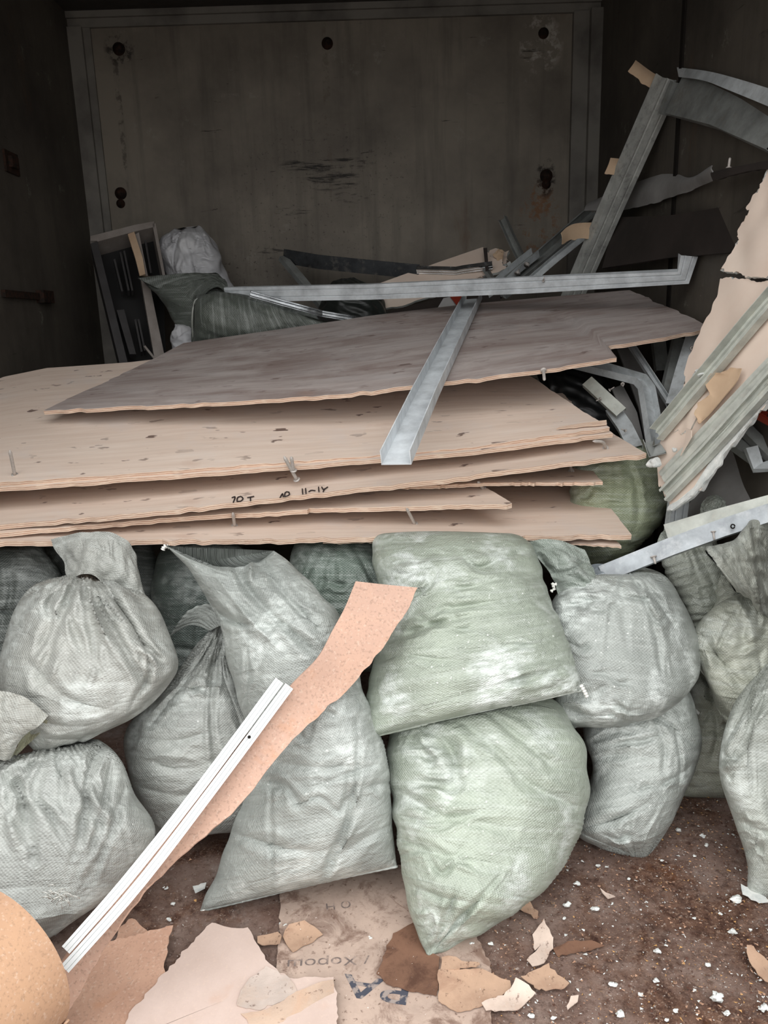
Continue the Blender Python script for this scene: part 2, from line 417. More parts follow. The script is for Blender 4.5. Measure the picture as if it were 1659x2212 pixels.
def profile(path, w=.05, h=.03, up=(0, 0, 1), shape='U', t=.0012, lip=.006, groove=0.0):
    """thin pressed metal section swept along a path; returns V, F"""
    if shape == 'U': pl = [(-w / 2, h), (-w / 2, 0), (w / 2, 0), (w / 2, h)]
    elif shape == 'C': pl = [(-w / 2 + lip, h), (-w / 2, h), (-w / 2, 0), (w / 2, 0), (w / 2, h), (w / 2 - lip, h)]
    elif shape == 'L': pl = [(-w / 2, h), (-w / 2, 0), (w / 2, 0)]
    elif shape == 'F': pl = [(-w / 2, 0), (w / 2, 0)]
    elif shape == 'B': pl = None
    if shape in 'UC' and groove:
        i = pl.index((-w / 2, 0)); g = groove
        pl[i + 1:i + 1] = [(-w * .30, 0), (-w * .26, g), (-w * .20, g), (-w * .16, 0), (w * .16, 0), (w * .20, g), (w * .26, g), (w * .30, 0)]
    if pl is not None:
        pl = np.array(pl, float); d = np.diff(pl, axis=0); d /= np.linalg.norm(d, axis=1, keepdims=True)
        nn = np.stack([-d[:, 1], d[:, 0]], 1)
        off = []
        for i in range(len(pl)):
            if i == 0: o = nn[0]
            elif i == len(pl) - 1: o = nn[-1]
            else:
                o = nn[i - 1] + nn[i]; o = o / max(np.dot(o, nn[i]), .3)
            off.append(o)
        off = np.array(off); poly = np.vstack([pl + off * t / 2, (pl - off * t / 2)[::-1]])
    else: poly = np.array([(-w / 2, 0), (w / 2, 0), (w / 2, h), (-w / 2, h)])
    path = np.asarray(path, float); np_, m = len(path), len(poly)
    up = np.asarray(up, float)
    V = []
    for i in range(np_):
        if i == 0: tg = path[1] - path[0]
        elif i == np_ - 1: tg = path[-1] - path[-2]
        else: tg = unit(path[i] - path[i - 1]) + unit(path[i + 1] - path[i])
        tg = unit(tg); side = unit(np.cross(tg, up)); u2 = np.cross(side, tg)
        sc = 1.0
        V.append(path[i] + poly[:, :1] * side * sc + poly[:, 1:] * u2)
    V = np.array(V).reshape(-1, 3)
    F = grid_faces(np_, m, True).tolist()
    k = m // 2
    if pl is not None:
        for base, fl in ((0, True), ((np_ - 1) * m, False)):
            for i in range(k - 1):
                q = [base + i, base + i + 1, base + m - 2 - i, base + m - 1 - i]
                F.append(q[::-1] if fl else q)
    else:
        F.append([3, 2, 1, 0]); F.append([(np_ - 1) * m + i for i in range(4)])
    return V, F

def merge(*vf):
    V, F, o = [], [], 0
    for v, f in vf:
        V.append(np.asarray(v)); F += [[i + o for i in q] for q in f]; o += len(v)
    return np.concatenate(V), F

def tube(path, r=.003, n=8, cap=True):
    path = np.asarray(path, float); V = []
    r = np.broadcast_to(r, len(path)); ref = np.array([.31, .22, .92])
    for i in range(len(path)):
        tg = unit(path[min(i + 1, len(path) - 1)] - path[max(i - 1, 0)]); a = unit(np.cross(tg, ref)); b = np.cross(tg, a)
        th = np.linspace(0, 2 * np.pi, n, endpoint=False)[:, None]
        V.append(path[i] + r[i] * (np.cos(th) * a + np.sin(th) * b))
    F = grid_faces(len(path), n, True).tolist()
    if cap: F.append(list(range(n))[::-1]); F.append([(len(path) - 1) * n + i for i in range(n)])
    return np.array(V).reshape(-1, 3), F

def boxvf(lo, hi):
    x0, y0, z0 = lo; x1, y1, z1 = hi
    V = np.array([(x0, y0, z0), (x1, y0, z0), (x1, y1, z0), (x0, y1, z0), (x0, y0, z1), (x1, y0, z1), (x1, y1, z1), (x0, y1, z1)], float)
    return V, [[3, 2, 1, 0], [4, 5, 6, 7], [0, 1, 5, 4], [1, 2, 6, 5], [2, 3, 7, 6], [3, 0, 4, 7]]

# ================================================================== THE BOX: walls, floor, ceiling
YB, XL, XR, ZC, Y0 = 3.6, -1.25, .965, 2.50, .62

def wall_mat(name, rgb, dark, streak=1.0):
    k = NM(name, rough=.62, spec=.35)
    o = k.co('Object')
    st = k.co('Object', (7, 7, .5))
    c = k.mix(k.step(k.noise(2.2, 6, .65, o), .38, .66), lin(rgb), lin(dark))
    c = k.mix(k.math('MULTIPLY', k.step(k.noise(3, 5, .6, st), .5, .72), .45 * streak), c, lin(tuple(int(x * .6) for x in rgb)))
    c = k.mix(k.math('MULTIPLY', k.step(k.noise(9, 6, .75, o), .62, .7), .4), c, lin((150, 148, 138)))
    smear = k.step(k.noise(1.0, 5, .7, k.co('Object', (5, 5, 34)), .4), .655, .70)
    c = k.mix(k.math('MULTIPLY', smear, .75), c, lin((38, 34, 30)))
    rust = k.step(k.noise(1.4, 6, .7, k.co('Object', (3, 3, .9))), .62, .78)
    c = k.mix(k.math('MULTIPLY', rust, .55), c, lin((104, 74, 50)))
    k.color(c); k.bump(k.noise(30, 5, .6, o), .25, .003)
    return k.m
def blob(k, o, cx, cz, rx, rz, warp=.5):
    sx = k.n('ShaderNodeSeparateXYZ'); k.L(o, sx.inputs[0])
    a = k.math('DIVIDE', k.math('SUBTRACT', sx.outputs[0], cx), rx); b = k.math('DIVIDE', k.math('SUBTRACT', sx.outputs[2], cz), rz)
    d = k.math('ADD', k.math('MULTIPLY', a, a), k.math('MULTIPLY', b, b))
    return k.step(d, 1.0, .0)
M_BACK = wall_mat('stained_back_panel', (134, 126, 114), (104, 97, 88))
k = NM.__new__(NM); k.m = M_BACK; k.t = M_BACK.node_tree; k.b = k.t.nodes['Principled BSDF']; k.tc = k.n('ShaderNodeTexCoord')
o = k.co('Object'); cur = k.b.inputs['Base Color'].links[0].from_socket
def at_(px, py): q = P(px, py, YB); return q[0], q[2]
sm1 = k.step(k.noise(1.0, 6, .75, k.co('Object', (7, 7, 60)), .3), .50, .60); sm2 = k.step(k.noise(60, 5, .7, o), .58, .66); fl1 = k.step(k.noise(24, 6, .7, o), .50, .60)
for (px, py, rx, rz, msk, col_, amt) in ((705, 355, .22, .035, sm1, (34, 30, 27), .95), (715, 388, .14, .05, sm1, (34, 30, 27), .95), (632, 456, .09, .02, sm1, (34, 30, 27), .95), (760, 425, .09, .03, sm1, (34, 30, 27), .9),
      (700, 420, .5, .35, sm2, (46, 40, 36), .6), (570, 590, .25, .12, sm2, (46, 40, 36), .8), (1165, 490, .10, .22, fl1, (122, 84, 52), .8), (1168, 95, .10, .12, fl1, (176, 170, 160), .8), (1150, 115, .06, .04, sm1, (30, 27, 24), .9),
      (1178, 385, .05, .09, fl1, (36, 30, 26), .9), (258, 106, .07, .07, fl1, (40, 36, 32), .8), (707, 230, .018, .42, fl1, (100, 90, 78), .6), (258, 230, .014, .36, fl1, (60, 52, 46), .6), (560, 205, .22, .012, fl1, (150, 146, 136), .4)):
    cx, cz = at_(px, py)
    cur = k.mix(k.math('MULTIPLY', k.math('MULTIPLY', k.step(blob(k, o, cx, cz, rx, rz), 0, .5), msk), amt), cur, lin(col_))
k.color(cur)
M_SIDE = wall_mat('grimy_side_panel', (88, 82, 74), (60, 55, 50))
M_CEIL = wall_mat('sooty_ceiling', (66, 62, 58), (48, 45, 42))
k = NM('corner_steel', .6, .4, 0); k.color(k.mix(k.step(k.noise(6, 5), .4, .7), lin((122, 118, 111)), lin((84, 80, 75)))); M_ANGLE = k.m
k = NM('rust', .85, .2); k.color(k.mix(k.step(k.noise(60, 4), .4, .6), lin((52, 34, 26)), lin((30, 24, 20)))); M_RUST = k.m
k = NM('black_soot', .9, .1); k.color(k.mix(k.noise(40, 3), lin((24, 22, 20)), lin((40, 36, 33)))); M_SOOT = k.m

def st(name, vf, mat, parent=None, smooth=False):
    o = mesh_obj(name, vf[0], vf[1], mat, parent, smooth, origin=(0, 0, 0) if parent is None else None)
    if parent is None: o['kind'] = 'structure'
    return o

T = .05
wb = st('wall_back', boxvf((XL - T, YB, -.06), (XR + T, YB + T, ZC)), M_BACK)
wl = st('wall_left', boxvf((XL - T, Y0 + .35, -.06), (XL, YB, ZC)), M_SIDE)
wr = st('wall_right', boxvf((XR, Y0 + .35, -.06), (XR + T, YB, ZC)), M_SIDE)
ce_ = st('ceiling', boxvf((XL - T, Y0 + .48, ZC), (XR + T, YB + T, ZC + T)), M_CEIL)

# floor: dusty boards under a layer of trodden brown dirt
k = NM('dirty_floor', rough=.85, spec=.25)
o = k.co('Object')
bx = k.n('ShaderNodeSeparateXYZ'); k.L(o, bx.inputs[0])
base = k.mix(k.step(k.noise(7, 7, .68, o), .36, .66), lin((172, 148, 136)), lin((126, 98, 86)))
base = k.mix(k.math('MULTIPLY', k.step(k.noise(60, 6, .72, o), .52, .64), .6), base, lin((92, 66, 56)))
gx_ = k.math('MULTIPLY', k.step(k.math('SUBTRACT', bx.outputs[0], .1), 0, .45), .085)
pit = k.math('MULTIPLY', k.step(k.math('ADD', k.math('MULTIPLY', bx.outputs[0], -1.0), -.28), 0, .08), k.step(bx.outputs[1], 1.32, 1.40))
dirtn = k.math('ADD', k.math('ADD', k.noise(5.5, 9, .7, o, .5), gx_), k.math('ADD', k.math('MULTIPLY', pit, .10), k.math('MULTIPLY', k.math('SUBTRACT', bx.outputs[1], 1.3), -.10)))
dirt = k.step(dirtn, .52, .64)
soil = k.mix(k.step(k.noise(42, 8, .78, o), .40, .60), lin((80, 53, 43)), lin((140, 106, 88)))
soil = k.mix(k.math('MULTIPLY', k.step(k.noise(110, 6, .75, o), .54, .64), .85), soil, lin((182, 152, 132)))
soil = k.mix(k.math('MULTIPLY', k.step(k.noise(11, 4, .6, k.co('Object', (1, 1, 1), (0, 0, 2))), .60, .70), .5), soil, lin((134, 84, 48)))
c = k.mix(dirt, base, soil)
c = k.mix(k.math('MULTIPLY', k.step(k.noise(24, 8, .78, o, .4), .55, .66), .7), c, lin((66, 44, 36)))
spot = k.step(k.noise(150, 4, .65, o), .635, .67)
c = k.mix(spot, c, lin((206, 190, 180)))
dust = k.step(k.noise(3.6, 8, .74, k.co('Object', (1, 1, 1), (0, 0, 1))), .55, .68)
c = k.mix(k.math('MULTIPLY', dust, .5), c, lin((200, 186, 178)))
k.color(c)
b0 = k.bump(k.noise(60, 9, .78, o), .9, .010); k.bump(k.noise(220, 5, .75, o), .8, .004, b0)
M_FLOOR = k.m
nvf, nuf = 160, 130
gx, gy = np.meshgrid(np.linspace(XL, XR, nuf), np.linspace(Y0 - .1, YB, nvf))
gz = wnoise(nvf, nuf, 14, 10, 3, 30, False) * .0025 - .004
fl = mesh_obj('floor', np.stack([gx, gy, gz], -1).reshape(-1, 3), grid_faces(nvf, nuf, False), M_FLOOR, None, True, origin=(0, 0, 0))
fl['kind'] = 'structure'

# corner and edge angles of the back panel
def backx(px, py): return P(px, py, YB)[0]
def backz(px, py): return P(px, py, YB)[2]
xl, xr = XL + .06, P(1250, 400, YB)[0]
zt = P(700, 20, YB)[2]
st('trim_1', merge(boxvf((XL, YB - .03, zt - .012), (XR, YB, zt + .07)), boxvf((XL, YB - .016, zt - .045), (XR, YB, zt - .012))), M_ANGLE)
st('trim_2', merge(boxvf((xl - .06, YB - .03, .0), (xl, YB, zt - .045)), boxvf((xl, YB - .012, 0), (xl + .03, YB, zt - .045))), M_ANGLE)
st('trim_3', merge(boxvf((xr - .045, YB - .028, .0), (xr + .02, YB, zt - .045)), boxvf((xr + .02, YB - .06, 0), (XR, YB, zt - .045))), M_ANGLE)

# rusty bolt heads on the back panel
def bolt(px, py, r, dome=.01, parent=wb):
    c0 = P(px, py, YB); th = np.linspace(0, 2 * np.pi, 20, endpoint=False)
    rings = [(1, 0), (.95, dome * .6), (.6, dome), (.55, dome * 1.7), (.3, dome * 2)]
    V = np.array([[(c0[0] + r * a * math.cos(t), YB - b, c0[2] + r * a * math.sin(t)) for t in th] for a, b in rings]).reshape(-1, 3)
    F = grid_faces(len(rings), 20, True).tolist() + [[(len(rings) - 1) * 20 + i for i in range(20)]]
    return mesh_obj('rusty_bolt', V, F, M_RUST, parent)
for b in ((257, 106, .026), (707, 94, .024), (1174, 72, .022), (261, 418, .026), (261, 440, .019), (1180, 380, .028), (1180, 398, .02)): bolt(*b)

# side wall fittings: lashing recess and hook bar on the left wall, seam and rails on the right wall
def lwall(px, py):
    d = P(px, py, 1.0) - CAM; return CAM + d * ((XL - 0) / d[0])
def rwall(px, py):
    d = P(px, py, 1.0) - CAM; return CAM + d * (XR / d[0])
c0 = lwall(22, 352)
st('lashing_recess', merge(boxvf((XL, c0[1] - .05, c0[2] - .035), (XL + .008, c0[1] + .05, c0[2] + .035)),
                           boxvf((XL, c0[1] - .03, c0[2] - .018), (XL + .022, c0[1] + .02, c0[2] + .018))), M_RUST, wl)
a, b = lwall(2, 634), lwall(98, 628)
st('lashing_rail', merge(boxvf((XL, a[1], a[2] - .012), (XL + .015, b[1], a[2] + .012)), boxvf((XL, b[1] - .09, a[2] - .022), (XL + .03, b[1] + .0, a[2] + .022))), M_RUST, wl)
y1 = rwall(1465, 300)[1]
st('panel_seam', boxvf((XR - .006, y1 - .012, 0), (XR, y1 + .012, ZC)), M_SOOT, wr)

# ================================================================== PLYWOOD SHEETS
def ply_mat(name, top, dark, spots=.5, grey=0.0):
    k = NM(name, rough=.6, spec=.3)
    uv = k.co('UV'); g = k.co('UV', (1.2, 16, 1))
    c = k.mix(k.step(k.noise(3, 6, .6, g), .3, .7), lin(top), lin(dark))
    c = k.mix(k.math('MULTIPLY', k.step(k.noise(10, 5, .6, k.co('UV', (.6, 22, 1))), .5, .75), .35), c, lin(tuple(int(x * .86) for x in top)))
    if grey:
        c = k.mix(k.math('MULTIPLY', k.step(k.noise(2.6, 7, .65, k.co('UV', (1, 3.4, 1)), .6), .42, .62), grey), c, lin((120, 98, 90)))
        c = k.mix(k.math('MULTIPLY', k.step(k.noise(2.1, 6, .6, k.co('UV', (1.4, 4, 1), (0, 0, .25))), .50, .66), .5), c, lin((186, 180, 178)))
    sp_ = k.step(k.noise(13, 3, .5, k.co('UV', (1, 2.6, 1))), .64, .665)
    c = k.mix(k.math('MULTIPLY', k.math('MULTIPLY', sp_, k.step(k.noise(3.2, 3, .5, k.co('UV', (1, 1, 1), (0, 0, 1.3))), .40, .55)), spots), c, lin((84, 60, 52)))
    sp2 = k.step(k.noise(4, 4, .6, k.co('UV', (1, 1.5, 1), (0, 0, .5))), .62, .75)
    c = k.mix(k.math('MULTIPLY', sp2, .35), c, lin((176, 136, 116)))
    c = k.mix(k.math('MULTIPLY', k.step(k.noise(5, 6, .65, uv), .52, .72), .45), c, lin((206, 198, 194)))
    k.color(c); k.bump(k.noise(40, 4, .6, g), .2, .001)
    return k.m
M_PLY = ply_mat('plywood_face', (222, 205, 191), (208, 186, 170), .85)
M_PLYG = ply_mat('weathered_plywood_face', (186, 175, 170), (162, 150, 145), .6, .6)
k = NM('plywood_edge', .75, .2)
ex_ = k.n('ShaderNodeSeparateXYZ'); k.L(k.co('UV'), ex_.inputs[0])
ly = k.math('SINE', k.math('MULTIPLY', ex_.outputs[1], 2 * math.pi / .0047))
c = k.mix(k.step(ly, -.4, .5), lin((190, 152, 130)), lin((238, 214, 192)))
c = k.mix(k.step(k.noise(9, 5, .6, k.co('UV', (3, 40, 1))), .5, .68), c, lin((236, 214, 194)))
k.color(c); k.bump(k.noise(60, 4, .6, k.co('UV', (1, 12, 1))), .8, .003); M_PEDGE = k.m
k = NM('nail_steel', .5, .5, .1); k.color(k.mix(k.noise(200, 3), lin((206, 200, 194)), lin((150, 142, 136)))); M_NAIL = k.m
k = NM('marker_ink', .6, .3); k.b.inputs['Base Color'].default_value = lin((46, 38, 38)); M_INK = k.m

PG = 'rough plywood boards stacked on the sacks'
def ply(label, pl, front, back, seed, mat=None, jag=.002, thick=.012, n=(40, 200), bow=0.0, bump=.0018, side=.002):
    o = ruled('plywood_board', ons(pl, front), ons(pl, back), [mat or M_PLY, M_PEDGE], thick, n, None, jag, seed, bow, False, 1, side, None, True, True, bump)
    return tag(o, label, 'plywood', PG)
def nail(parent, base, tip, r=.0042, bend=None):
    pts = [base] + ([bend] if bend is not None else []) + [tip]
    pts = resample(np.array(pts), 10, True)
    L_ = np.linspace(r, r, 10); L_[-1] *= .2
    hv = tube([pts[0] - unit(pts[1] - pts[0]) * .001, pts[0] + unit(pts[1] - pts[0]) * .0012], r * 2.0, 10)
    v, f = merge(tube(pts, L_, 8), hv)
    return mesh_obj('nail', v, f, M_NAIL, parent)

pl6 = plane((0, 1182, 1.81), (1300, 1176, 1.84), (1240, 1040, 2.35))
b6 = ply('thin loose ply sliver sticking out lowest under the right end of the stack', pl6, [(700, 1172), (900, 1168), (1090, 1166), (1220, 1174), (1342, 1184)], [(700, 1060), (900, 1060), (1100, 1070), (1296, 1130)], 61, thick=.004, bump=.002)
pl5 = plane((0, 1168, 1.80), (1362, 1152, 1.83), (1225, 980, 2.60))
b5 = ply('lowest full plywood board, resting directly on the sack tops', pl5, [(-190, 1172), (0, 1170), (300, 1166), (600, 1164), (900, 1158), (1140, 1158), (1362, 1152)], [(46, 985), (80, 985), (600, 985), (1225, 985)], 51, thick=.013, jag=.0035)
pl4 = plane((0, 1149, 1.81), (1104, 1086, 1.85), (700, 960, 2.55))
b4 = ply('short plywood board ending in a ragged cut right of centre, second from the bottom', pl4, [(-190, 1160), (0, 1150), (160, 1136), (400, 1116), (664, 1100), (668, 1096), (900, 1092), (1104, 1087)], [(92, 965), (130, 965), (500, 965), (940, 985)], 41, thick=.012, jag=.003)
pl4b = plane((960, 1046, 1.93), (1302, 1040, 1.94), (1240, 965, 2.45))
b4b = ply('small two-ply offcut poking out at the right under the written board', pl4b, [(800, 1050), (975, 1046), (1130, 1042), (1302, 1040)], [(800, 985), (960, 980), (1100, 975), (1236, 975)], 42, thick=.009, jag=.003)
pl3 = plane((0, 1134, 1.82), (1395, 980, 1.93), (600, 890, 2.60))
b3 = ply('long plywood board with black marker writing on its front edge', pl3, [(-190, 1152), (0, 1134), (250, 1114), (480, 1088), (630, 1070), (900, 1040), (960, 1034), (1150, 1008), (1395, 980)], [(112, 902), (150, 900), (600, 892), (1240, 886)], 31, thick=.013, jag=.003)
pl2b = plane((0, 1053, 1.88), (1322, 936, 1.99), (600, 850, 2.55))
b2b = ply('plywood board just under the spotted top board, front edge flush with it', pl2b, [(-190, 1072), (0, 1054), (630, 1008), (1000, 978), (1322, 936)], [(62, 864), (100, 862), (600, 850), (1210, 850)], 22, thick=.011)
pl2 = plane((0, 1040, 1.885), (1318, 924, 2.0), (170, 788, 2.61))
b2 = ply('pale spotted plywood board, widest of the stack, under the grey top board', pl2, [(-190, 1060), (0, 1042), (300, 1022), (630, 998), (900, 976), (1000, 968), (1318, 926)], [(-4, 818), (8, 813), (100, 794), (280, 782), (420, 766), (900, 775), (1110, 790)], 21, thick=.011)
pl1 = plane((95, 888, 2.17), (1533, 706, 2.27), (1365, 628, 2.80))
b1 = ply('grey weathered plywood board on top of the stack, notched at its right end', pl1, [(92, 890), (300, 880), (600, 862), (760, 850), (1000, 822), (1200, 795), (1332, 772), (1312, 746), (1420, 728), (1533, 706)], [(392, 744), (600, 712), (800, 682), (1020, 655), (1200, 640), (1365, 628)], 11, M_PLYG, thick=.011, jag=.004, side=.004, bump=.0035)
# splinters
sp1 = ruled('splinter', ons(pl2, [(1202, 926), (1260, 921), (1311, 916)], .010), ons(pl2, [(1208, 922), (1262, 913), (1310, 907)], .012), [M_PEDGE], .003, (4, 30), b2, .001, 5, world=True)
# nails (each moves with the board it is driven through)
def nz(pl, a, b, h, parent, bend=None, r=.0042):
    A = on(pl, *a, 0.0); z = A.copy(); Yt = A[1] - .02
    T = P(b[0], b[1], A[1] - .045); 
    nail(parent, A, T, r, None if bend is None else P(bend[0], bend[1], A[1] - .03))
nz(pl2, (32, 1026), (21, 972), .05, b2)
nail(b3, P(641, 1036, 1.905), P(613, 985, 1.865), .0045)
nail(b3, P(634, 1016, 1.89), P(629, 986, 1.87), .0045)
nz(pl5, (507, 1136), (503, 1107), .04, b5)
nz(pl5, (896, 1132), (878, 1097), .04, b5)
nz(pl1, (1174, 800), (1176, 822), .03, b1)
nz(pl3, (1308, 968), (1280, 953), .03, b3, (1302, 955))
nz(pl4, (1044, 1056), (1032, 1040), .03, b4)
nz(pl4b, (1234, 1018), (1232, 1000), .03, b4b)
# marker writing along the written board's edge, half cut off
def stroke(pts):
    q = ons(pl3, pts, .0012); return tube(resample(q, 10, True), .0016, 6)
ST = [('digit_seven', [[(501, 1075), (508, 1073), (504, 1085)]]), ('digit_zero', [[(512, 1083), (513, 1075), (520, 1072), (525, 1077), (521, 1082), (512, 1083)]]), ('letter_t', [[(534, 1075), (549, 1072)], [(541, 1074), (541, 1082)]]),
      ('digit_one', [[(605, 1075), (610, 1066), (612, 1073)]]), ('digit_zero', [[(615, 1073), (616, 1064), (623, 1062), (625, 1069), (615, 1073)]]), ('digit_one', [[(654, 1067), (653, 1056)]]), ('digit_one', [[(661, 1066), (660, 1055)]]),
      ('dash', [[(667, 1062), (673, 1059), (681, 1060)]]), ('digit_one', [[(689, 1062), (688, 1052)]]), ('digit_four', [[(695, 1052), (699, 1057), (708, 1052)], [(701, 1056), (698, 1062)]])]
for nm_, ss in ST:
    v, f = merge(*[stroke(s_) for s_ in ss]); tag(mesh_obj(nm_, v, f, M_INK, b3), 'black marker writing')

# ================================================================== SACKS
GREEN, GREY, WARM, COOL, SHADED = (164, 173, 158), (168, 171, 166), (168, 169, 163), (164, 169, 164), (80, 86, 82)  # last tone: sack colour darkened to carry the shade under the boards
SG = 'filled woven rubble sacks heaped under the plywood'
HI = dict(nv=190, nu=260)
def sk(label, *a, **k):
    o = sack('rubble_sack', *a, **k); tag(o, label, 'sack', SG); return o
k = NM('white_thread', .8, .2); k.b.inputs['Base Color'].default_value = lin((226, 226, 220)); M_THREAD = k.m
def tassel(parent, pts, Y, r=.0035):
    q = resample(np.array([P(x, y, Y) for x, y in pts]), 14, True)
    rr = r * (1 + .5 * np.sin(np.arange(14) * 2.1))
    v, f = tube(q, rr, 8); return mesh_obj('thread_tassel', v, f, M_THREAD, parent)

s1 = sk('plump pale green sack at the front centre, its corner pointing down onto the dirty floor',
        [(920, 2060), (888, 1975), (860, 1840), (838, 1720), (832, 1640), (846, 1580), (890, 1530)],
        [(934, 2066), (1040, 2012), (1130, 1950), (1205, 1880), (1256, 1780), (1270, 1690), (1258, 1600), (1215, 1530), (1160, 1490)],
        (1.255, 1.39, 1.51, 1.62), .17, .05, sack_mat(GREEN, .5), .42, .42, .05, .09, seed=11, auto='hb', na=14, gather=.25, gtop=.4, kn=(10, 4), bend=.006, anchor=.0035,
        creases=[([(915, 1575), (960, 1600), (985, 1660), (975, 1720)], 14, .016), ([(880, 1590), (925, 1625), (930, 1660)], 10, .012), ([(1000, 1560), (1060, 1610), (1140, 1690), (1240, 1740)], 12, .010),
                 ([(1060, 1545), (1130, 1600), (1200, 1660)], 9, .008), ([(905, 1600), (950, 1640)], 8, -.012), ([(850, 1700), (950, 1760), (1100, 1790)], 12, .007), ([(860, 1810), (960, 1850), (1080, 1870)], 10, .006), ([(880, 1910), (960, 1940), (1040, 1950)], 8, .005)], **HI)
s2 = sk('big square green sack lying on the front centre sack, its top end under the plywood',
        [(778, 1596), (792, 1510), (818, 1400), (828, 1320), (815, 1240), (812, 1175), (830, 1150)],
        [(1258, 1492), (1242, 1440), (1205, 1330), (1178, 1240), (1150, 1180), (1110, 1150)],
        (1.47, 1.60, 1.72, 1.86), .15, .06, sack_mat(GREEN, .8), .45, .30, .03, .08, seed=12, hem=True, auto='h', na=14, kn=(12, 4), bend=.006, anchor=.004,
        creases=[([(985, 1185), (1030, 1225), (1090, 1205), (1130, 1190)], 9, .012), ([(900, 1320), (1000, 1310), (1150, 1285)], 9, .009), ([(890, 1330), (1000, 1360), (1040, 1355)], 8, .006), ([(850, 1410), (950, 1425), (1060, 1430)], 9, .005),
                 ([(1260, 1520), (1000, 1545), (800, 1590)], 14, .006)], **HI)
tassel(s2, [(787, 1592), (792, 1602), (784, 1612), (780, 1625)], 1.455)
tassel(s2, [(1255, 1480), (1262, 1492), (1268, 1504)], 1.455)
s3 = sk('large grey sack standing left of centre, its bottom corner pointing left on the floor',
        [(432, 1968), (470, 1880), (495, 1800), (530, 1700), (535, 1600), (510, 1500), (490, 1420), (476, 1345), (438, 1275), (402, 1217), (358, 1178)],
        [(858, 1870), (848, 1750), (834, 1640), (810, 1560), (785, 1480), (766, 1400), (742, 1345), (692, 1285), (640, 1232), (592, 1190)],
        (1.405, 1.47, 1.52, 1.575, 1.62, 1.67), .15, .06, sack_mat(COOL, .6), .35, .62, sag=.045, nv=230, nu=240, auto='hb', na=12,
        gu=.05, gv=.08, seed=13, hem=True, kn=(11, 4), bend=.006, anchor=.004, gather=0,
        creases=[([(500, 1215), (535, 1270), (600, 1340), (690, 1420)], 9, .016), ([(470, 1250), (540, 1340), (600, 1400)], 10, -.012), ([(560, 1210), (620, 1290), (700, 1370)], 8, .012), ([(430, 1255), (480, 1330), (560, 1352), (620, 1345)], 9, .014), ([(545, 1200), (540, 1260)], 8, -.018), ([(530, 1400), (535, 1460), (520, 1530)], 6, .006), ([(560, 1690), (620, 1705), (650, 1745)], 10, .010), ([(480, 1790), (600, 1830), (700, 1840)], 12, .008), ([(600, 1650), (700, 1660), (800, 1650)], 11, .006), ([(850, 1780), (780, 1820), (700, 1880)], 11, .006), ([(800, 1700), (850, 1690)], 9, .007)])
tassel(s3, [(438, 1962), (446, 1972), (449, 1985), (440, 1995)], 1.405, .003)
tassel(s3, [(366, 1182), (356, 1180), (352, 1187)], 1.675, .004)
s4 = sk('pale grey sack behind the white trims, tied into a twisted neck at its top',
        [(338, 1815), (288, 1710), (272, 1610), (300, 1540), (388, 1440), (422, 1400), (462, 1352)],
        [(560, 1790), (575, 1650), (555, 1540), (525, 1470), (502, 1400), (492, 1350)],
        (1.60, 1.66, 1.72, 1.76), .14, .07, sack_mat(GREY, .75), .40, .35, .04, .07, seed=14, auto='hr', na=14, kn=(6, 9), bend=.006, anchor=.004, gather=.6, gtop=.5,
        creases=[([(480, 1355), (440, 1420), (400, 1470)], 7, .012), ([(486, 1360), (470, 1430), (460, 1500)], 7, .010), ([(300, 1640), (400, 1660), (480, 1640)], 12, .007), ([(280, 1590), (380, 1600), (450, 1580)], 10, .006), ([(300, 1700), (400, 1720), (470, 1690)], 11, .007)], **HI)
patch('collar', [[(455, 1362, 1.73), (475, 1352, 1.71), (495, 1352, 1.72)], [(410, 1350, 1.76), (448, 1322, 1.73), (494, 1328, 1.73)], [(362, 1378, 1.80), (410, 1318, 1.76), (470, 1300, 1.77)]],
      sack_mat(COOL, .3), s4, (50, 60), .0014, .10, .05, 34, 140, .004, .006, .003, kn=(2, 9))
s5 = sk('grey sack at the upper left with deep folds fanning down from its tied neck',
        [(78, 1628), (22, 1550), (-6, 1480), (4, 1400), (30, 1318), (80, 1268), (152, 1244)],
        [(190, 1598), (290, 1540), (368, 1480), (392, 1432), (362, 1365), (316, 1290), (218, 1238)],
        (1.50, 1.58, 1.66, 1.76), .17, .06, sack_mat(WARM, .5), .5, .5, .03, .03, seed=15, cd=2.2, auto='r', na=14, kn=(2, 12), bend=.006, anchor=.004, gather=.75, gtop=.75,
        creases=[([(172, 1240), (190, 1310), (205, 1400), (212, 1450)], 8, .018), ([(180, 1240), (230, 1330), (280, 1420), (320, 1480)], 9, .022), ([(200, 1250), (260, 1340), (345, 1425)], 8, .020), ([(140, 1255), (105, 1300), (108, 1350), (80, 1410)], 9, .016),
                 ([(160, 1250), (150, 1330), (200, 1440)], 8, .010), ([(225, 1290), (300, 1390), (340, 1440)], 9, -.014), ([(190, 1290), (235, 1390), (275, 1450)], 9, -.012), ([(60, 1430), (130, 1500), (220, 1530)], 12, .010), ([(50, 1550), (150, 1570), (250, 1555)], 9, .008), ([(60, 1590), (150, 1600), (220, 1585)], 8, .007)], **HI)
patch('collar', [[(150, 1252, 1.70), (180, 1240, 1.67), (208, 1246, 1.67), (235, 1282, 1.68), (262, 1330, 1.65)], [(135, 1212, 1.73), (190, 1206, 1.68), (240, 1215, 1.67), (292, 1270, 1.68), (322, 1322, 1.68)], [(110, 1165, 1.76), (180, 1150, 1.73), (250, 1155, 1.72), (290, 1190, 1.73), (302, 1260, 1.74)]],
      sack_mat(WARM, .35), s5, (60, 90), .0014, .10, .05, 35, 150, .004, .006, .004, kn=(2, 9))
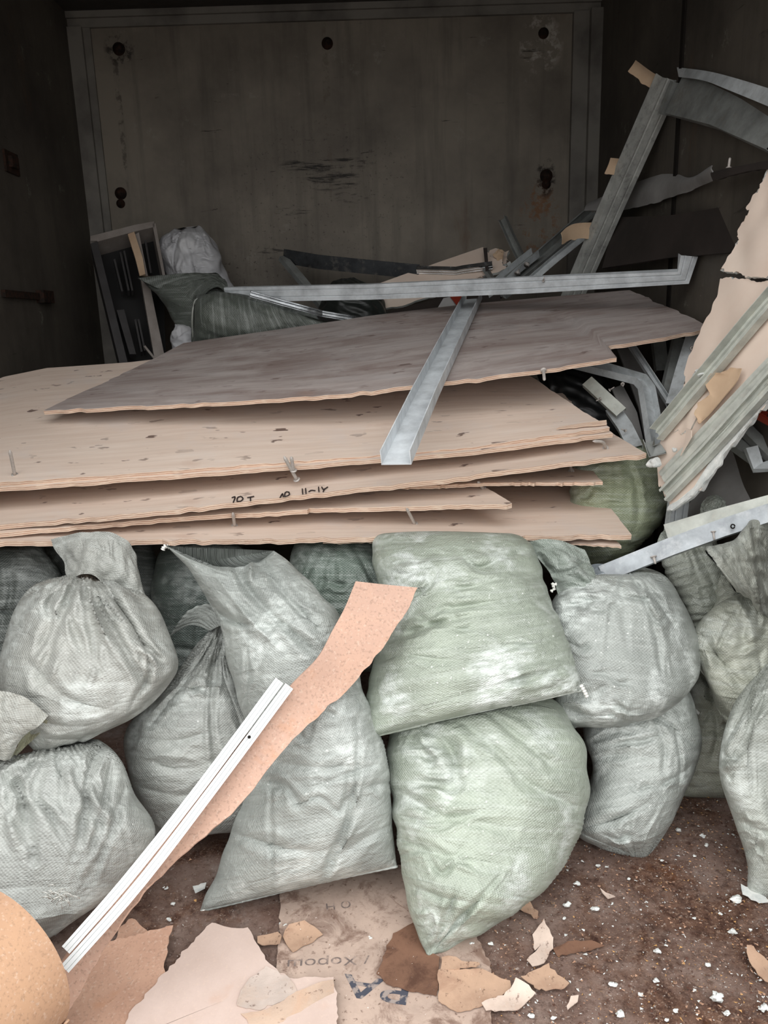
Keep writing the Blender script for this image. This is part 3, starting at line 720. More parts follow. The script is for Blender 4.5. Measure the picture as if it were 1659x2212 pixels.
s6 = sk('grey sack at the bottom left behind the brown roll, crumpled top and frayed patch',
        [(-40, 2050), (-170, 1920), (-160, 1780), (-100, 1690), (-40, 1650), (20, 1640)],
        [(120, 2020), (240, 1930), (330, 1805), (288, 1715), (262, 1650), (222, 1606), (190, 1600)],
        (1.30, 1.40, 1.48, 1.55), .16, .05, sack_mat(GREY, .45), .45, .40, .04, .04, seed=16, cd=2.0, auto='r', na=14, kn=(2, 11), bend=.006, anchor=.004, gather=.5, gtop=.7,
        creases=[([(5, 1665), (40, 1700), (60, 1780), (75, 1860)], 11, .026), ([(40, 1690), (110, 1760), (160, 1850)], 9, .014), ([(215, 1612), (190, 1680), (185, 1760), (165, 1850)], 9, .018), ([(240, 1650), (225, 1740), (190, 1860)], 8, .012), ([(270, 1700), (240, 1800), (190, 1900)], 8, .010), ([(0, 1690), (15, 1760), (40, 1850)], 9, -.014), ([(150, 1640), (150, 1740)], 12, -.010), ([(40, 1660), (100, 1640)], 7, .010)], **HI)
# frayed threads on it
fr = []
for i in range(26):
    x, y = 130 + rnd.gauss(0, 14), 1935 + rnd.gauss(0, 8); a = rnd.uniform(-2.6, 2.6); l = rnd.uniform(10, 32)
    Yf = 1.205
    fr.append(tube(resample(np.array([P(x, y, Yf + .02), P(x + l * .5 * math.sin(a), y - 4 + l * .3 * math.cos(a), Yf), P(x + l * math.sin(a), y + l * .6 * math.cos(a), Yf + .012)]), 7), .0007, 5))
v, f = merge(*fr); tag(mesh_obj('frayed_threads', v, f, M_THREAD, s6), 'loose pale threads', kind='stuff')
s7 = sk('shaded sack at the far left edge under the plywood', [(-150, 1560), (-170, 1350), (-120, 1180)], [(20, 1540), (80, 1380), (140, 1260), (90, 1180)], (1.86, 1.92, 1.98), .10, .10, sack_mat(SHADED, .3), .4, .35, .06, .06, seed=17, auto='hr', na=10, bend=.006, anchor=.004, kn=(3, 8))
s8 = sk('dark folded sack behind the tied neck of the upper left sack', [(50, 1420), (40, 1270), (70, 1170)], [(360, 1420), (350, 1270), (325, 1170)], (2.06, 2.08, 2.1), .12, .08, sack_mat(SHADED, .2), .4, .3, .08, .06, seed=18, auto='hr', na=10, bend=.006, anchor=.004, kn=(4, 9))
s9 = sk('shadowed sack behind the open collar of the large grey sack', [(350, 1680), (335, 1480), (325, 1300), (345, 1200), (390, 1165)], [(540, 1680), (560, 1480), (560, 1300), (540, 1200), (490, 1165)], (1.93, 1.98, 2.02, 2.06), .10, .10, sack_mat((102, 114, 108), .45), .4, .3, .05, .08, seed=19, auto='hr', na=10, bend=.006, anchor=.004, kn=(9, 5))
s10 = sk('shaded green sack between the open collar and the big square sack', [(600, 1450), (605, 1320), (620, 1220), (645, 1165)], [(860, 1450), (850, 1320), (838, 1230), (810, 1165)], (1.82, 1.88, 1.95), .10, .10, sack_mat((98, 112, 102), .4), .4, .3, .06, .05, seed=20, auto='hr', na=10, bend=.006, anchor=.004, kn=(4, 8))  # this sack and the one before: shade under the plywood put into their colour
s12 = sk('round grey sack right of the big square sack, white dust smeared on its belly',
         [(1235, 1572), (1195, 1522), (1205, 1450), (1192, 1380), (1190, 1315), (1228, 1262), (1305, 1246)],
         [(1340, 1570), (1432, 1535), (1498, 1470), (1508, 1390), (1486, 1310), (1442, 1250), (1385, 1226)],
         (1.58, 1.66, 1.76, 1.86), .16, .07, sack_mat(COOL, .95), .5, .5, .03, .05, seed=22, auto='hr', na=14, kn=(8, 6), bend=.006, anchor=.004, gather=.25, gtop=.4,
         creases=[([(1310, 1250), (1380, 1265), (1460, 1320)], 7, .008), ([(1300, 1270), (1360, 1290), (1440, 1300)], 8, .008), ([(1200, 1525), (1260, 1545), (1340, 1545)], 8, .012), ([(1200, 1500), (1270, 1500), (1310, 1480)], 9, .009), ([(1190, 1320), (1260, 1300), (1310, 1295)], 9, .014)], **HI)
patch('collar', [[(1215, 1310, 1.72), (1265, 1298, 1.70), (1312, 1298, 1.74)], [(1192, 1245, 1.75), (1250, 1240, 1.70), (1305, 1272, 1.73)], [(1166, 1210, 1.78), (1222, 1205, 1.73), (1285, 1240, 1.75)], [(1130, 1172, 1.82), (1195, 1165, 1.77), (1262, 1188, 1.79)]],
      sack_mat((150, 160, 150), .25), s12, (70, 80), .0014, .12, .08, 36, 170, .004, .005, .004, kn=(7, 4), creases=[([(1165, 1200), (1195, 1235), (1230, 1232), (1265, 1215)], 6, .02), ([(1200, 1240), (1250, 1250), (1310, 1290)], 6, .015)])
tassel(s12, [(1190, 1278), (1198, 1270), (1192, 1262), (1202, 1262)], 1.69, .003)
s13 = sk('grey sack on the floor under the round sack, right of the front centre sack',
         [(1345, 1848), (1248, 1808), (1255, 1740), (1276, 1660), (1262, 1600), (1262, 1560), (1300, 1530)],
         [(1402, 1858), (1455, 1770), (1500, 1660), (1514, 1580), (1502, 1515), (1482, 1482), (1440, 1470)],
         (1.545, 1.60, 1.67, 1.74), .14, .06, sack_mat(COOL, .75), .45, .40, .04, .06, seed=23, auto='hbr', na=14, kn=(6, 6), bend=.006, anchor=.004, gather=.35, gtop=.5, gbot=.3,
         creases=[([(1255, 1790), (1330, 1770), (1400, 1735)], 9, .012), ([(1260, 1800), (1330, 1835), (1370, 1845)], 8, .010), ([(1400, 1530), (1450, 1570), (1500, 1610)], 8, .010), ([(1390, 1560), (1385, 1540)], 8, .01), ([(1270, 1640), (1350, 1630), (1420, 1640)], 10, .005), ([(1420, 1700), (1460, 1680), (1500, 1650)], 8, .008)], **HI)
s14 = sk('ribbed olive sack standing in the gap between the two right hand sacks', [(1462, 1722), (1470, 1650), (1488, 1560), (1478, 1490), (1470, 1440)], [(1574, 1728), (1640, 1650), (1640, 1560), (1600, 1500), (1570, 1440)], (1.755, 1.82, 1.88), .08, .08, sack_mat((160, 162, 146), .3), .35, .3, .03, .12, seed=24, auto='hr', na=10, kn=(11, 3), bend=.005, anchor=.003)
s15 = sk('sack with long soft folds at the right edge, above the olive sack', [(1612, 1600), (1560, 1545), (1520, 1475), (1502, 1410), (1510, 1362), (1548, 1316), (1602, 1280)], [(1680, 1640), (1690, 1560), (1690, 1450), (1690, 1360), (1680, 1310), (1665, 1280)], (1.68, 1.70, 1.74, 1.80), .10, .08, sack_mat((166, 168, 154), .3), .4, .4, .08, .05, seed=25, auto='hr', na=10, kn=(3, 6), bend=.006, anchor=.003,
          creases=[([(1512, 1370), (1560, 1430), (1600, 1480)], 11, .016), ([(1590, 1290), (1620, 1350), (1625, 1400), (1580, 1420)], 10, -.014), ([(1560, 1440), (1640, 1380), (1680, 1340)], 10, .012), ([(1510, 1440), (1530, 1510), (1590, 1570)], 9, .012)])
s16 = sk('crumpled pale sack standing at the right edge of the floor, nearest on the right',
         [(1612, 1938), (1618, 1860), (1592, 1770), (1550, 1660), (1566, 1560), (1606, 1490), (1665, 1428)],
         [(1800, 1980), (1800, 1850), (1790, 1700), (1770, 1600), (1740, 1500), (1710, 1420)],
         (1.415, 1.48, 1.56, 1.66), .14, .06, sack_mat((170, 174, 166), .55), .35, .4, .09, .06, seed=26, auto='rhb', na=14, kn=(3, 8), bend=.006, anchor=.0035, gather=.4, gtop=.6, gbot=.2,
         creases=[([(1640, 1450), (1600, 1540), (1570, 1600)], 8, .014), ([(1659, 1480), (1620, 1570), (1580, 1640)], 8, .012), ([(1595, 1775), (1630, 1790), (1670, 1800)], 9, .010), ([(1610, 1840), (1650, 1830)], 8, .010), ([(1552, 1660), (1590, 1650)], 9, -.014)], **HI)
s17 = sk('open mouthed sack lying at the right edge under the metal studs', [(1592, 1278), (1625, 1298), (1660, 1345), (1690, 1390)], [(1524, 1188), (1590, 1156), (1624, 1122), (1680, 1095)], (1.64, 1.68, 1.74, 1.78), .07, .05, sack_mat((158, 160, 150), .25), .02, .4, .10, .04, seed=27, auto='hr', na=10, kn=(8, 3), bend=.006, anchor=.003, open0=True,
          creases=[([(1600, 1170), (1640, 1230), (1660, 1300)], 8, .014), ([(1630, 1150), (1659, 1200)], 8, .012)])
s18 = sk('finely puckered sack squeezed behind the round sack under the bright stud', [(1505, 1400), (1470, 1310), (1440, 1250), (1425, 1200), (1445, 1150)], [(1540, 1380), (1572, 1290), (1566, 1220), (1545, 1170), (1515, 1135)], (1.86, 1.92, 1.98), .07, .08, sack_mat((164, 168, 156), .3), .35, .35, .05, .16, seed=28, auto='hr', na=10, kn=(16, 5), bend=.004, anchor=.003)
s18b = sk('sliver of sack between the puckered sack and the open mouthed sack', [(1535, 1400), (1530, 1340), (1545, 1270), (1550, 1240)], [(1600, 1400), (1612, 1330), (1605, 1280), (1585, 1240)], (1.84, 1.86, 1.9), .05, .06, sack_mat((166, 168, 154), .3), .35, .35, .05, .06, seed=29, bend=.006, anchor=.004)
s19 = sk('olive green sack bulging out right of the plywood stack', [(1240, 1250), (1225, 1120), (1230, 1000), (1250, 950)], [(1330, 1225), (1424, 1140), (1444, 1060), (1428, 990), (1390, 950)], (2.06, 2.10, 2.16, 2.2), .12, .10, sack_mat((146, 154, 124), .25), .45, .4, .02, .10, seed=30, auto='hr', na=10, kn=(12, 3), bend=.006, anchor=.004)
# torn mouth of an empty sack at the left edge
s11 = patch('torn_sack', [[(-90, 1500, 1.44), (-10, 1492, 1.43), (38, 1500, 1.42), (66, 1514, 1.42), (104, 1546, 1.43)],
                          [(-90, 1560, 1.43), (-20, 1552, 1.41), (20, 1555, 1.40), (50, 1560, 1.40), (86, 1566, 1.41)],
                          [(-90, 1610, 1.43), (-20, 1600, 1.41), (8, 1600, 1.40), (30, 1598, 1.40), (50, 1590, 1.41)],
                          [(-90, 1650, 1.44), (-30, 1645, 1.42), (0, 1641, 1.41), (10, 1642, 1.41), (22, 1640, 1.42)]], sack_mat((176, 176, 168), .3), None, (50, 70), .0014, .06, .04, 37, 120, .006, .006, .003)
tag(s11, 'torn mouth of an empty sack hanging at the left edge above the bottom left sack', 'sack')
patch('inner_layer', [[(104, 1546, 1.44), (100, 1565, 1.45), (80, 1590, 1.46)], [(70, 1560, 1.45), (64, 1588, 1.47), (56, 1612, 1.47)], [(24, 1636, 1.44), (30, 1630, 1.46), (36, 1632, 1.47)]], sack_mat((170, 168, 140), .2), s11, (20, 20), .0014, .05, .05, 38, 60, .006, .006)

# ================================================================== METAL, PLASTERBOARD AND SCRAP
def galv(name, rgb, rough=.38, metal=.75, dust=.3, dirt=(120, 116, 108)):
    k = NM(name, rough, .5, metal)
    o = k.co('Object')
    c = k.mix(k.step(k.noise(14, 5, .65, o), .35, .7), lin(rgb), lin(tuple(int(x * .78) for x in rgb)))
    c = k.mix(k.math('MULTIPLY', k.step(k.noise(30, 6, .7, o), .52, .66), dust), c, lin(dirt))
    k.color(c)
    r = k.n('ShaderNodeMapRange'); r.inputs[1].default_value = .3; r.inputs[2].default_value = .7; r.inputs[3].default_value = rough - .1; r.inputs[4].default_value = rough + .18
    k.L(k.noise(25, 4, .6, o), r.inputs[0]); k.rough(r.outputs[0]); k.bump(k.noise(18, 3, .6, o), .12, .002)
    return k.m
M_GALV = galv('galvanised_steel', (204, 209, 211), .42, .12, .3)
M_GALVD = galv('dull_galvanised_steel', (150, 153, 150), .5, .3, .5)
M_GALVG = galv('dusty_galvanised_steel', (206, 209, 200), .45, .1, .22, (206, 196, 182))
M_GALVL = galv('light_galvanised_steel', (176, 182, 186), .45, .2, .4, (206, 208, 208))
M_GALVM = galv('worn_galvanised_steel', (186, 188, 183), .5, .1, .55, (104, 104, 100))
M_DARKS = galv('dark_shiny_steel', (44, 46, 48), .22, .9, .2)
M_CHROME = galv('bright_steel', (216, 218, 220), .16, .95, .1)
M_PALE = galv('pale_coated_steel', (214, 219, 222), .45, .0, .15, (190, 190, 188))
def flat(name, rgb, rgb2=None, scale=8, rough=.7, spec=.3, bump=.15):
    k = NM(name, rough, spec); c2 = rgb2 or tuple(int(x * .88) for x in rgb)
    k.color(k.mix(k.step(k.noise(scale, 6, .62), .36, .66), lin(rgb), lin(c2)))
    if bump: k.bump(k.noise(scale * 9, 4, .65), bump, .002)
    return k.m
M_GYP = flat('plasterboard_paper', (222, 206, 192), (212, 190, 174), 3)
M_GYPE = flat('gypsum_core', (226, 226, 222), (196, 200, 198), 40, .9, .1, .8)
M_TAN = flat('tan_cardboard', (200, 174, 146), (182, 154, 128), 6, .8, .2)
M_BOARDD = flat('dark_brown_board', (56, 49, 46), (44, 39, 36), 6)
M_GREYSHEET = flat('grey_lining_sheet', (150, 148, 146), (122, 120, 118), 5, .6)
M_RED = flat('red_plastic', (150, 58, 40), (120, 42, 30), 9, .45, .4)
M_BLACKP = flat('black_film', (34, 35, 36), (24, 25, 26), 9, .35, .5)
M_SCREW = M_NAIL

def metal(name, label, cat, path, w, h, up, shape='U', t=.0014, mat=None, groove=0.0, group=None, parent=None, lip=.006):
    v, f = profile(path, w, h, up, shape, t, lip, groove)
    o = mesh_obj(name, v, f, mat or M_GALV, parent, True, auto=30)
    if parent is None: tag(o, label, cat, group)
    return o
def screw(parent, base, tip, r=.0025):
    v, f = merge(tube([base, tip], [r, r * .6], 8), tube([np.array(base) - unit(np.array(tip) - base) * .002, np.array(base)], [r * 2.1, r * 1.6], 10))
    return mesh_obj('screw', v, f, M_SCREW, parent)

# --- channel lying down the middle of the grey board
metal('metal_channel', 'long white-grey steel channel lying lengthwise down the middle of the grey board, open end overhanging', 'metal profile',
      [on(pl1, 856, 1003, .010), on(pl1, 918, 863, .010), on(pl1, 1023, 646, .010)], .060, .030, pl1[1], 'U', .0022, M_PALE)
# --- long pale profile across the back of the stack with a bent-up end
o = metal('metal_channel', 'long pale steel profile lying crosswise behind the grey board, its right end bent upward', 'metal profile',
      [P(486, 637, 2.95), P(800, 631, 2.80), P(1130, 617, 2.62), P(1476, 600, 2.40), P(1489, 553, 2.38)], .050, .022, (0, 1, .2), 'U', .002, M_PALE, .003)
screw(o, P(1174, 606, 2.58), P(1176, 598, 2.57))
# --- leaning frame of two studs
fr_ = empty('stud_frame', P(1245, 640, 3.02)); tag(fr_, 'tall angled frame of two grey steel studs leaning at the upper right', 'metal frame')
metal('upright', None, None, [P(1236, 660, 3.06), P(1330, 445, 2.85), P(1452, 172, 2.66)], .074, .04, (-.30, .8, -.1), 'C', .0016, M_GALVM, .006, None, fr_)
cpc = metal('crosspiece', None, None, [P(1455, 205, 2.62), P(1560, 226, 2.28), P(1690, 276, 1.96)], .105, .035, (.3, 1, .2), 'U', .0016, M_GALVD, 0, None, fr_)
ruled('flange', PP([(1466, 166, 2.62), (1520, 174, 2.40), (1580, 197, 2.20), (1680, 238, 1.95)]), PP([(1462, 145, 2.66), (1530, 154, 2.40), (1600, 172, 2.18), (1690, 200, 1.95)]), M_GALV, .0016, (8, 40), fr_, world=True, smooth_f=True)
metal('corner_bracket', None, None, [P(1444, 250, 2.67), P(1470, 180, 2.63)], .05, .02, (-.2, .9, 0), 'U', .0016, M_GALVD, 0, None, fr_)
screw(cpc, P(1488, 196, 2.57), P(1494, 194, 2.59), .005)
# tan strips caught behind the upright
CS = 'tan paper strips caught behind the leaning frame'
for lab, f_, b_ in (('topmost tan paper strip poking out behind the leaning steel frame', [(1357, 153, 2.70), (1395, 184, 2.71), (1445, 212, 2.72)], [(1373, 130, 2.71), (1412, 158, 2.72), (1455, 182, 2.73)]),
                    ('middle tan paper strip poking out left of the leaning steel upright', [(1306, 374, 2.82), (1340, 382, 2.82), (1375, 386, 2.83)], [(1319, 341, 2.82), (1350, 344, 2.83), (1388, 348, 2.83)]),
                    ('lowest curved tan paper strip beside the foot of the leaning steel upright', [(1214, 527, 2.88), (1232, 519, 2.90), (1258, 515, 2.92), (1300, 518, 2.93)], [(1212, 503, 2.87), (1226, 490, 2.91), (1250, 482, 2.93), (1310, 480, 2.94)])):
    tag(ruled('paper_strip', f_, b_, M_TAN, .002, (10, 30), None, .001, 3, .006, True), lab, 'paper strip', CS)
# --- studs behind the long profile
SB = 'loose steel studs at the back of the heap'
o = metal('metal_stud', 'dark grooved steel stud slanting up to the right behind the long pale profile', 'metal profile', [P(1080, 640, 3.12), P(1180, 560, 3.22), P(1292, 462, 3.34)], .07, .035, (-.3, -.6, .8), 'C', .0015, M_GALVD, .005, SB)
metal('metal_stud', 'thin pale edged steel strip slanting beside the dark grooved stud', 'metal profile', [P(1138, 615, 3.02), P(1200, 562, 3.06), P(1262, 512, 3.10)], .024, .018, (-.2, -.8, .5), 'L', .0015, M_GALV, 0, SB)
o = metal('metal_stud', 'short steel stud with screw tips slanting left of the dark grooved stud', 'metal profile', [P(1050, 645, 3.10), P(1110, 590, 3.16), P(1158, 552, 3.2)], .04, .03, (-.3, -.6, .8), 'U', .0015, M_GALV, 0, SB)
for a, b in (((1118, 590), (1121, 582)), ((1138, 572), (1142, 568))): screw(o, P(*a, 3.10), P(*b, 3.11), .006)
metal('metal_stud', 'grey steel stud end standing up against the back wall, right of the torn plasterboard', 'metal profile', [P(1138, 578, 3.38), P(1112, 525, 3.42), P(1088, 472, 3.46)], .030, .024, (-.6, -.8, 0), 'U', .0015, M_GALVD, 0, SB)
# shiny bent profile in a V
vf_ = empty('bent_profile', P(690, 645, 3.25)); tag(vf_, 'dark shiny steel profile folded into a sharp V against the back wall', 'metal profile')
metal('rail', None, None, [P(612, 553, 3.36), P(690, 566, 3.34), P(860, 583, 3.28), P(905, 587, 3.26)], .055, .02, (0, 1, .1), 'U', .0014, M_DARKS, 0, None, vf_)
metal('rail_end', None, None, [P(900, 587, 3.25), P(985, 589, 3.22), P(1000, 586, 3.22), P(1064, 577, 3.20)], .034, .016, (0, .5, .9), 'U', .0014, M_CHROME, .004, None, vf_)
metal('leg', None, None, [P(612, 553, 3.36), P(650, 598, 3.28), P(700, 660, 3.2)], .034, .02, (-.6, .7, .2), 'U', .0014, M_GALVD, 0, None, vf_)
metal('leg', None, None, [P(1052, 580, 3.21), P(1072, 612, 3.16), P(1080, 640, 3.12)], .03, .014, (-.6, .7, .2), 'U', .0014, M_GALVD, 0, None, vf_)
# shiny kinked stud in front of the dark sack
metal('metal_stud', 'shiny kinked steel stud lying on the dark sack left of centre', 'metal profile', [P(538, 641, 2.88), P(610, 661, 2.88), P(684, 681, 2.87), P(694, 684, 2.86), P(790, 700, 2.88)], .030, .016, (0, -.7, .7), 'U', .0014, M_CHROME, .003)

# --- grey lining sheet and brown board at the right wall
tag(ruled('lining_sheet', [(1262, 456, 3.12), (1350, 452, 2.98), (1420, 436, 2.72), (1490, 411, 2.46), (1552, 384, 2.20)], [(1282, 434, 3.2), (1345, 405, 3.06), (1440, 374, 2.72), (1490, 384, 2.48), (1538, 357, 2.24)], M_GREYSHEET, .003, (20, 80), None, .002, 8, .012, True),
    'curled grey lining sheet stretching along the right wall behind the leaning frame', 'sheet')
tag(ruled('warped_board', [(1542, 388, 2.20), (1590, 374, 2.08), (1640, 364, 1.98), (1690, 362, 1.88)], [(1536, 372, 2.24), (1590, 362, 2.12), (1650, 351, 2.0), (1700, 342, 1.90)], M_BOARDD, .008, (10, 50), None, .002, 9, .008, True),
    'warped dark brown board jutting in from the right wall above the plasterboard', 'board')
wbd = [o for o in COL.objects if o.name == 'warped_board'][0]
nail(wbd, P(1574, 362, 2.14), P(1577, 340, 2.14), .0035)
tag(ruled('dark_panel', [(1300, 580, 2.90), (1450, 556, 2.50), (1588, 545, 2.16)], [(1330, 470, 2.96), (1440, 466, 2.58), (1622, 438, 2.14)], M_BOARDD, .008, (10, 30)), 'dark flat board leaning on the right wall below the curled grey sheet', 'panel')

# --- leaning plasterboard with studs at the right
lp = plane((1440, 1095, 1.90), (1570, 590, 1.97), (1659, 860, 1.74))
def lw(pts, off): return ons(lp, pts, off)
tag(ruled('plasterboard', lw([(1566, 588), (1580, 560), (1600, 512), (1628, 450), (1648, 402), (1672, 350)], -.004), lw([(1660, 604), (1685, 580), (1695, 520), (1700, 460), (1704, 400), (1704, 340)], -.004), [M_GYP, M_GYPE], .0125, (40, 60), None, .006, 71, 0, False, 1, .004, None, True, True, .003),
    'upper broken piece of cream plasterboard leaning at the right edge', 'plasterboard')
tag(ruled('plasterboard', lw([(1455, 930), (1480, 860), (1492, 790), (1508, 742), (1540, 682), (1556, 640), (1562, 604)], -.010), lw([(1500, 930), (1530, 870), (1570, 800), (1610, 750), (1655, 680), (1685, 640), (1690, 614)], -.010), [M_GYP, M_GYPE], .0125, (40, 60), None, .005, 72, 0, False, 1, .004, None, True, True, .003),
    'lower broken piece of cream plasterboard, half under the leaning studs', 'plasterboard')
pb = tag(ruled('plasterboard', lw([(1418, 985), (1424, 1045), (1448, 1102), (1500, 1068), (1518, 1047), (1556, 988), (1640, 886), (1690, 830)], .0), lw([(1424, 960), (1440, 930), (1470, 895), (1510, 850), (1545, 810), (1590, 760), (1650, 690), (1690, 640)], .0), [M_GYP, M_GYPE], .0125, (50, 80), None, .006, 73, 0, False, 1, .004, None, True, True, .001),
         'long plasterboard strip with white crumbling edge under the two leaning studs', 'plasterboard')
nl = lp[1]
ge = [(1440, 1104), (1452, 1103), (1500, 1069), (1519, 1048), (1560, 1003), (1562, 984), (1640, 888), (1692, 832)]
gi = [(1448, 1090), (1462, 1083), (1500, 1052), (1514, 1030), (1540, 990), (1554, 974), (1632, 878), (1684, 822)]
ruled('gypsum_edge', lw(ge, .002), lw(gi, .0015), M_GYPE, .005, (8, 90), pb, .002, 75, world=True, drop=False, bump=.001)
LS = 'steel studs lying on the leaning plasterboard'
metal('metal_stud', 'left greenish steel stud on the leaning plasterboard strip, beside the torn cardboard', 'metal profile', [on(lp, 1424, 940, .012), on(lp, 1530, 815, .012), on(lp, 1630, 696, .012), on(lp, 1690, 628, .012)], .042, .022, nl, 'U', .0016, M_GALVG, .006, LS)
metal('metal_stud', 'wide middle steel stud on the leaning plasterboard, right of the torn cardboard', 'metal profile', [on(lp, 1432, 1036, .013), on(lp, 1530, 935, .013), on(lp, 1640, 820, .013), on(lp, 1692, 766, .013)], .050, .014, -nl, 'U', .0016, M_GALVG, .004, LS)
metal('metal_stud', 'right narrow grooved steel stud along the white plasterboard edge', 'metal profile', [on(lp, 1440, 1072, .010), on(lp, 1530, 980, .010), on(lp, 1650, 848, .010), on(lp, 1692, 800, .010)], .036, .016, nl, 'C', .0016, M_GALVG, .003, LS)
cb = [on(lp, *p, .026) for p in ((1511, 915), (1500, 894), (1508, 872), (1532, 851), (1522, 826), (1536, 806), (1557, 806), (1579, 794))]
cc = [on(lp, *p, .022) for p in ((1513, 912), (1530, 897), (1545, 880), (1560, 862), (1572, 848), (1584, 834), (1594, 820), (1602, 796))]
tag(ruled('torn_cardboard', cb, cc, M_TAN, .0025, (16, 60), None, .002, 6, .004, False, world=True, drop=False), 'torn piece of tan cardboard stuck between the two leaning studs', 'cardboard')
tag(ruled('cardboard_flap', lw([(1470, 985), (1480, 955), (1484, 925)], .024), lw([(1494, 945), (1494, 935), (1494, 930)], .03), M_GYP, .002, (10, 12), None, .001, 5, world=True, drop=False), 'small folded paper flap between the leaning studs below the torn cardboard', 'paper scrap')

def lump(name, c, r, mat, seed, parent=None, sq=(1, 1, .8), n=(9, 14), amp=.35):
    rr = np.random.default_rng(seed); a = np.linspace(.12, np.pi - .12, n[0])[:, None]; b = np.linspace(0, 2 * np.pi, n[1], endpoint=False)[None, :]
    k = 1 + amp * wnoise(n[0], n[1], 2, 3, seed, 8)
    X = np.stack([np.sin(a) * np.cos(b) * sq[0], np.sin(a) * np.sin(b) * sq[1], (np.cos(a) + 0 * b) * sq[2]], -1) * (r * k)[..., None] + np.asarray(c)
    f = grid_faces(n[0], n[1], True, True).tolist() + [list(range(n[1])), [(n[0] - 1) * n[1] + i for i in range(n[1])][::-1]]
    return mesh_obj(name, X.reshape(-1, 3), f, mat, parent, True, auto=50)
lump('foam_blob', on(lp, 1509, 808, .016), .013, M_GYPE, 5, pb); lump('foam_blob', on(lp, 1478, 846, .012), .007, M_GYPE, 6, pb, (1.6, 1, .7))
tag(lump('plaster_lump', P(1412, 1000, 1.92), .012, M_GYPE, 8, None, (1.5, .8, .9)), 'white plaster crumb at the right tip of the written plywood board', 'plaster chunk')
tag(lump('plaster_lump', on(lp, 1457, 972, .02), .006, M_GYPE, 9), 'tiny white plaster crumb caught in the foot of the leaning studs', 'plaster chunk')

# --- tangle of short studs right of the stack
TG = 'tangled steel offcuts right of the plywood stack'
o = metal('metal_stud', 'steel offcut bent sharply downward at its right end, right of the stack', 'metal profile', [P(1246, 790, 2.42), P(1310, 806, 2.35), P(1380, 826, 2.28), P(1392, 842, 2.26), P(1402, 900, 2.18), P(1413, 975, 2.08)], .045, .022, (.35, -.7, .65), 'U', .0016, M_GALV, 0, TG)
screw(o, P(1318, 842, 2.27), P(1327, 836, 2.26)); screw(o, P(1345, 830, 2.25), P(1346, 834, 2.23), .003)
metal('metal_stud', 'short pale green steel channel beside the bent offcut', 'metal profile', [P(1268, 822, 2.30), P(1342, 890, 2.22)], .034, .02, (.2, .9, -.4), 'U', .0016, M_GALVG, 0, TG)
o = metal('metal_stud', 'steel offcut below the pale green channel, pointing down to the written board', 'metal profile', [P(1322, 880, 2.28), P(1350, 920, 2.22), P(1372, 965, 2.12)], .04, .02, (.2, .9, -.4), 'U', .0016, M_GALV, 0, TG)
screw(o, P(1350, 930, 2.17), P(1342, 927, 2.16)); screw(o, P(1296, 862, 2.24), P(1288, 866, 2.23))
metal('metal_stud', 'thin straight steel bar crossing diagonally behind the bent offcut', 'metal profile', [P(1362, 748, 2.42), P(1446, 876, 2.26)], .016, .016, (0, -1, .3), 'U', .0016, M_GALV, 0, TG)
o = metal('metal_stud', 'bright upright steel offcut under the tip of the grey board', 'metal profile', [P(1496, 722, 2.36), P(1472, 800, 2.28), P(1452, 872, 2.20)], .034, .026, (.5, .8, 0), 'U', .0016, M_GALV, 0, TG)
screw(o, P(1496, 752, 2.30), P(1502, 750, 2.27), .004)
metal('metal_stud', 'dark upright steel offcut just left of the bright one under the grey board', 'metal profile', [P(1470, 730, 2.42), P(1440, 862, 2.30)], .034, .02, (0, .9, 0), 'U', .0016, M_GALVD, 0, TG)
metal('metal_stud', 'stub of steel stud hanging in the dark under the notch of the grey board', 'metal profile', [P(1424, 735, 2.55), P(1432, 800, 2.50)], .04, .02, (0, .9, 0), 'U', .0016, M_GALVD, 0, TG)
metal('metal_bracket', 'small twisted steel bracket at the right tip of the written plywood board', 'metal bracket', [P(1400, 955, 2.0), P(1412, 978, 1.97), P(1432, 966, 1.96)], .03, .015, (0, -1, .2), 'U', .0014, M_GALVD, 0)
tag(ruled('grey_panel', [(1330, 742, 2.55), (1352, 800, 2.48), (1380, 880, 2.40), (1400, 985, 2.25)], [(1368, 742, 2.56), (1400, 800, 2.49), (1436, 870, 2.42), (1450, 970, 2.27)], M_GREYSHEET, .006, (12, 30)), 'grey board offcut standing behind the bent steel offcut', 'board')
tag(ruled('brown_strip', [(1322, 840, 2.36), (1352, 910, 2.28), (1384, 985, 2.16)], [(1344, 830, 2.38), (1376, 890, 2.30), (1396, 980, 2.18)], M_GREYSHEET, .004, (8, 20)), 'narrow brownish strip curving down between the offcuts right of the stack', 'strip')
tag(sack('plastic_bag', [(1240, 1000), (1190, 900), (1160, 800)], [(1400, 1000), (1360, 900), (1290, 790)], (2.42, 2.46, 2.5), .06, .1, M_BLACKP, .4, .4, .08, .08, seed=44, bend=.006, anchor=.004, nv=80, nu=110), 'black plastic film bag in the gap right of the plywood stack', 'plastic bag')

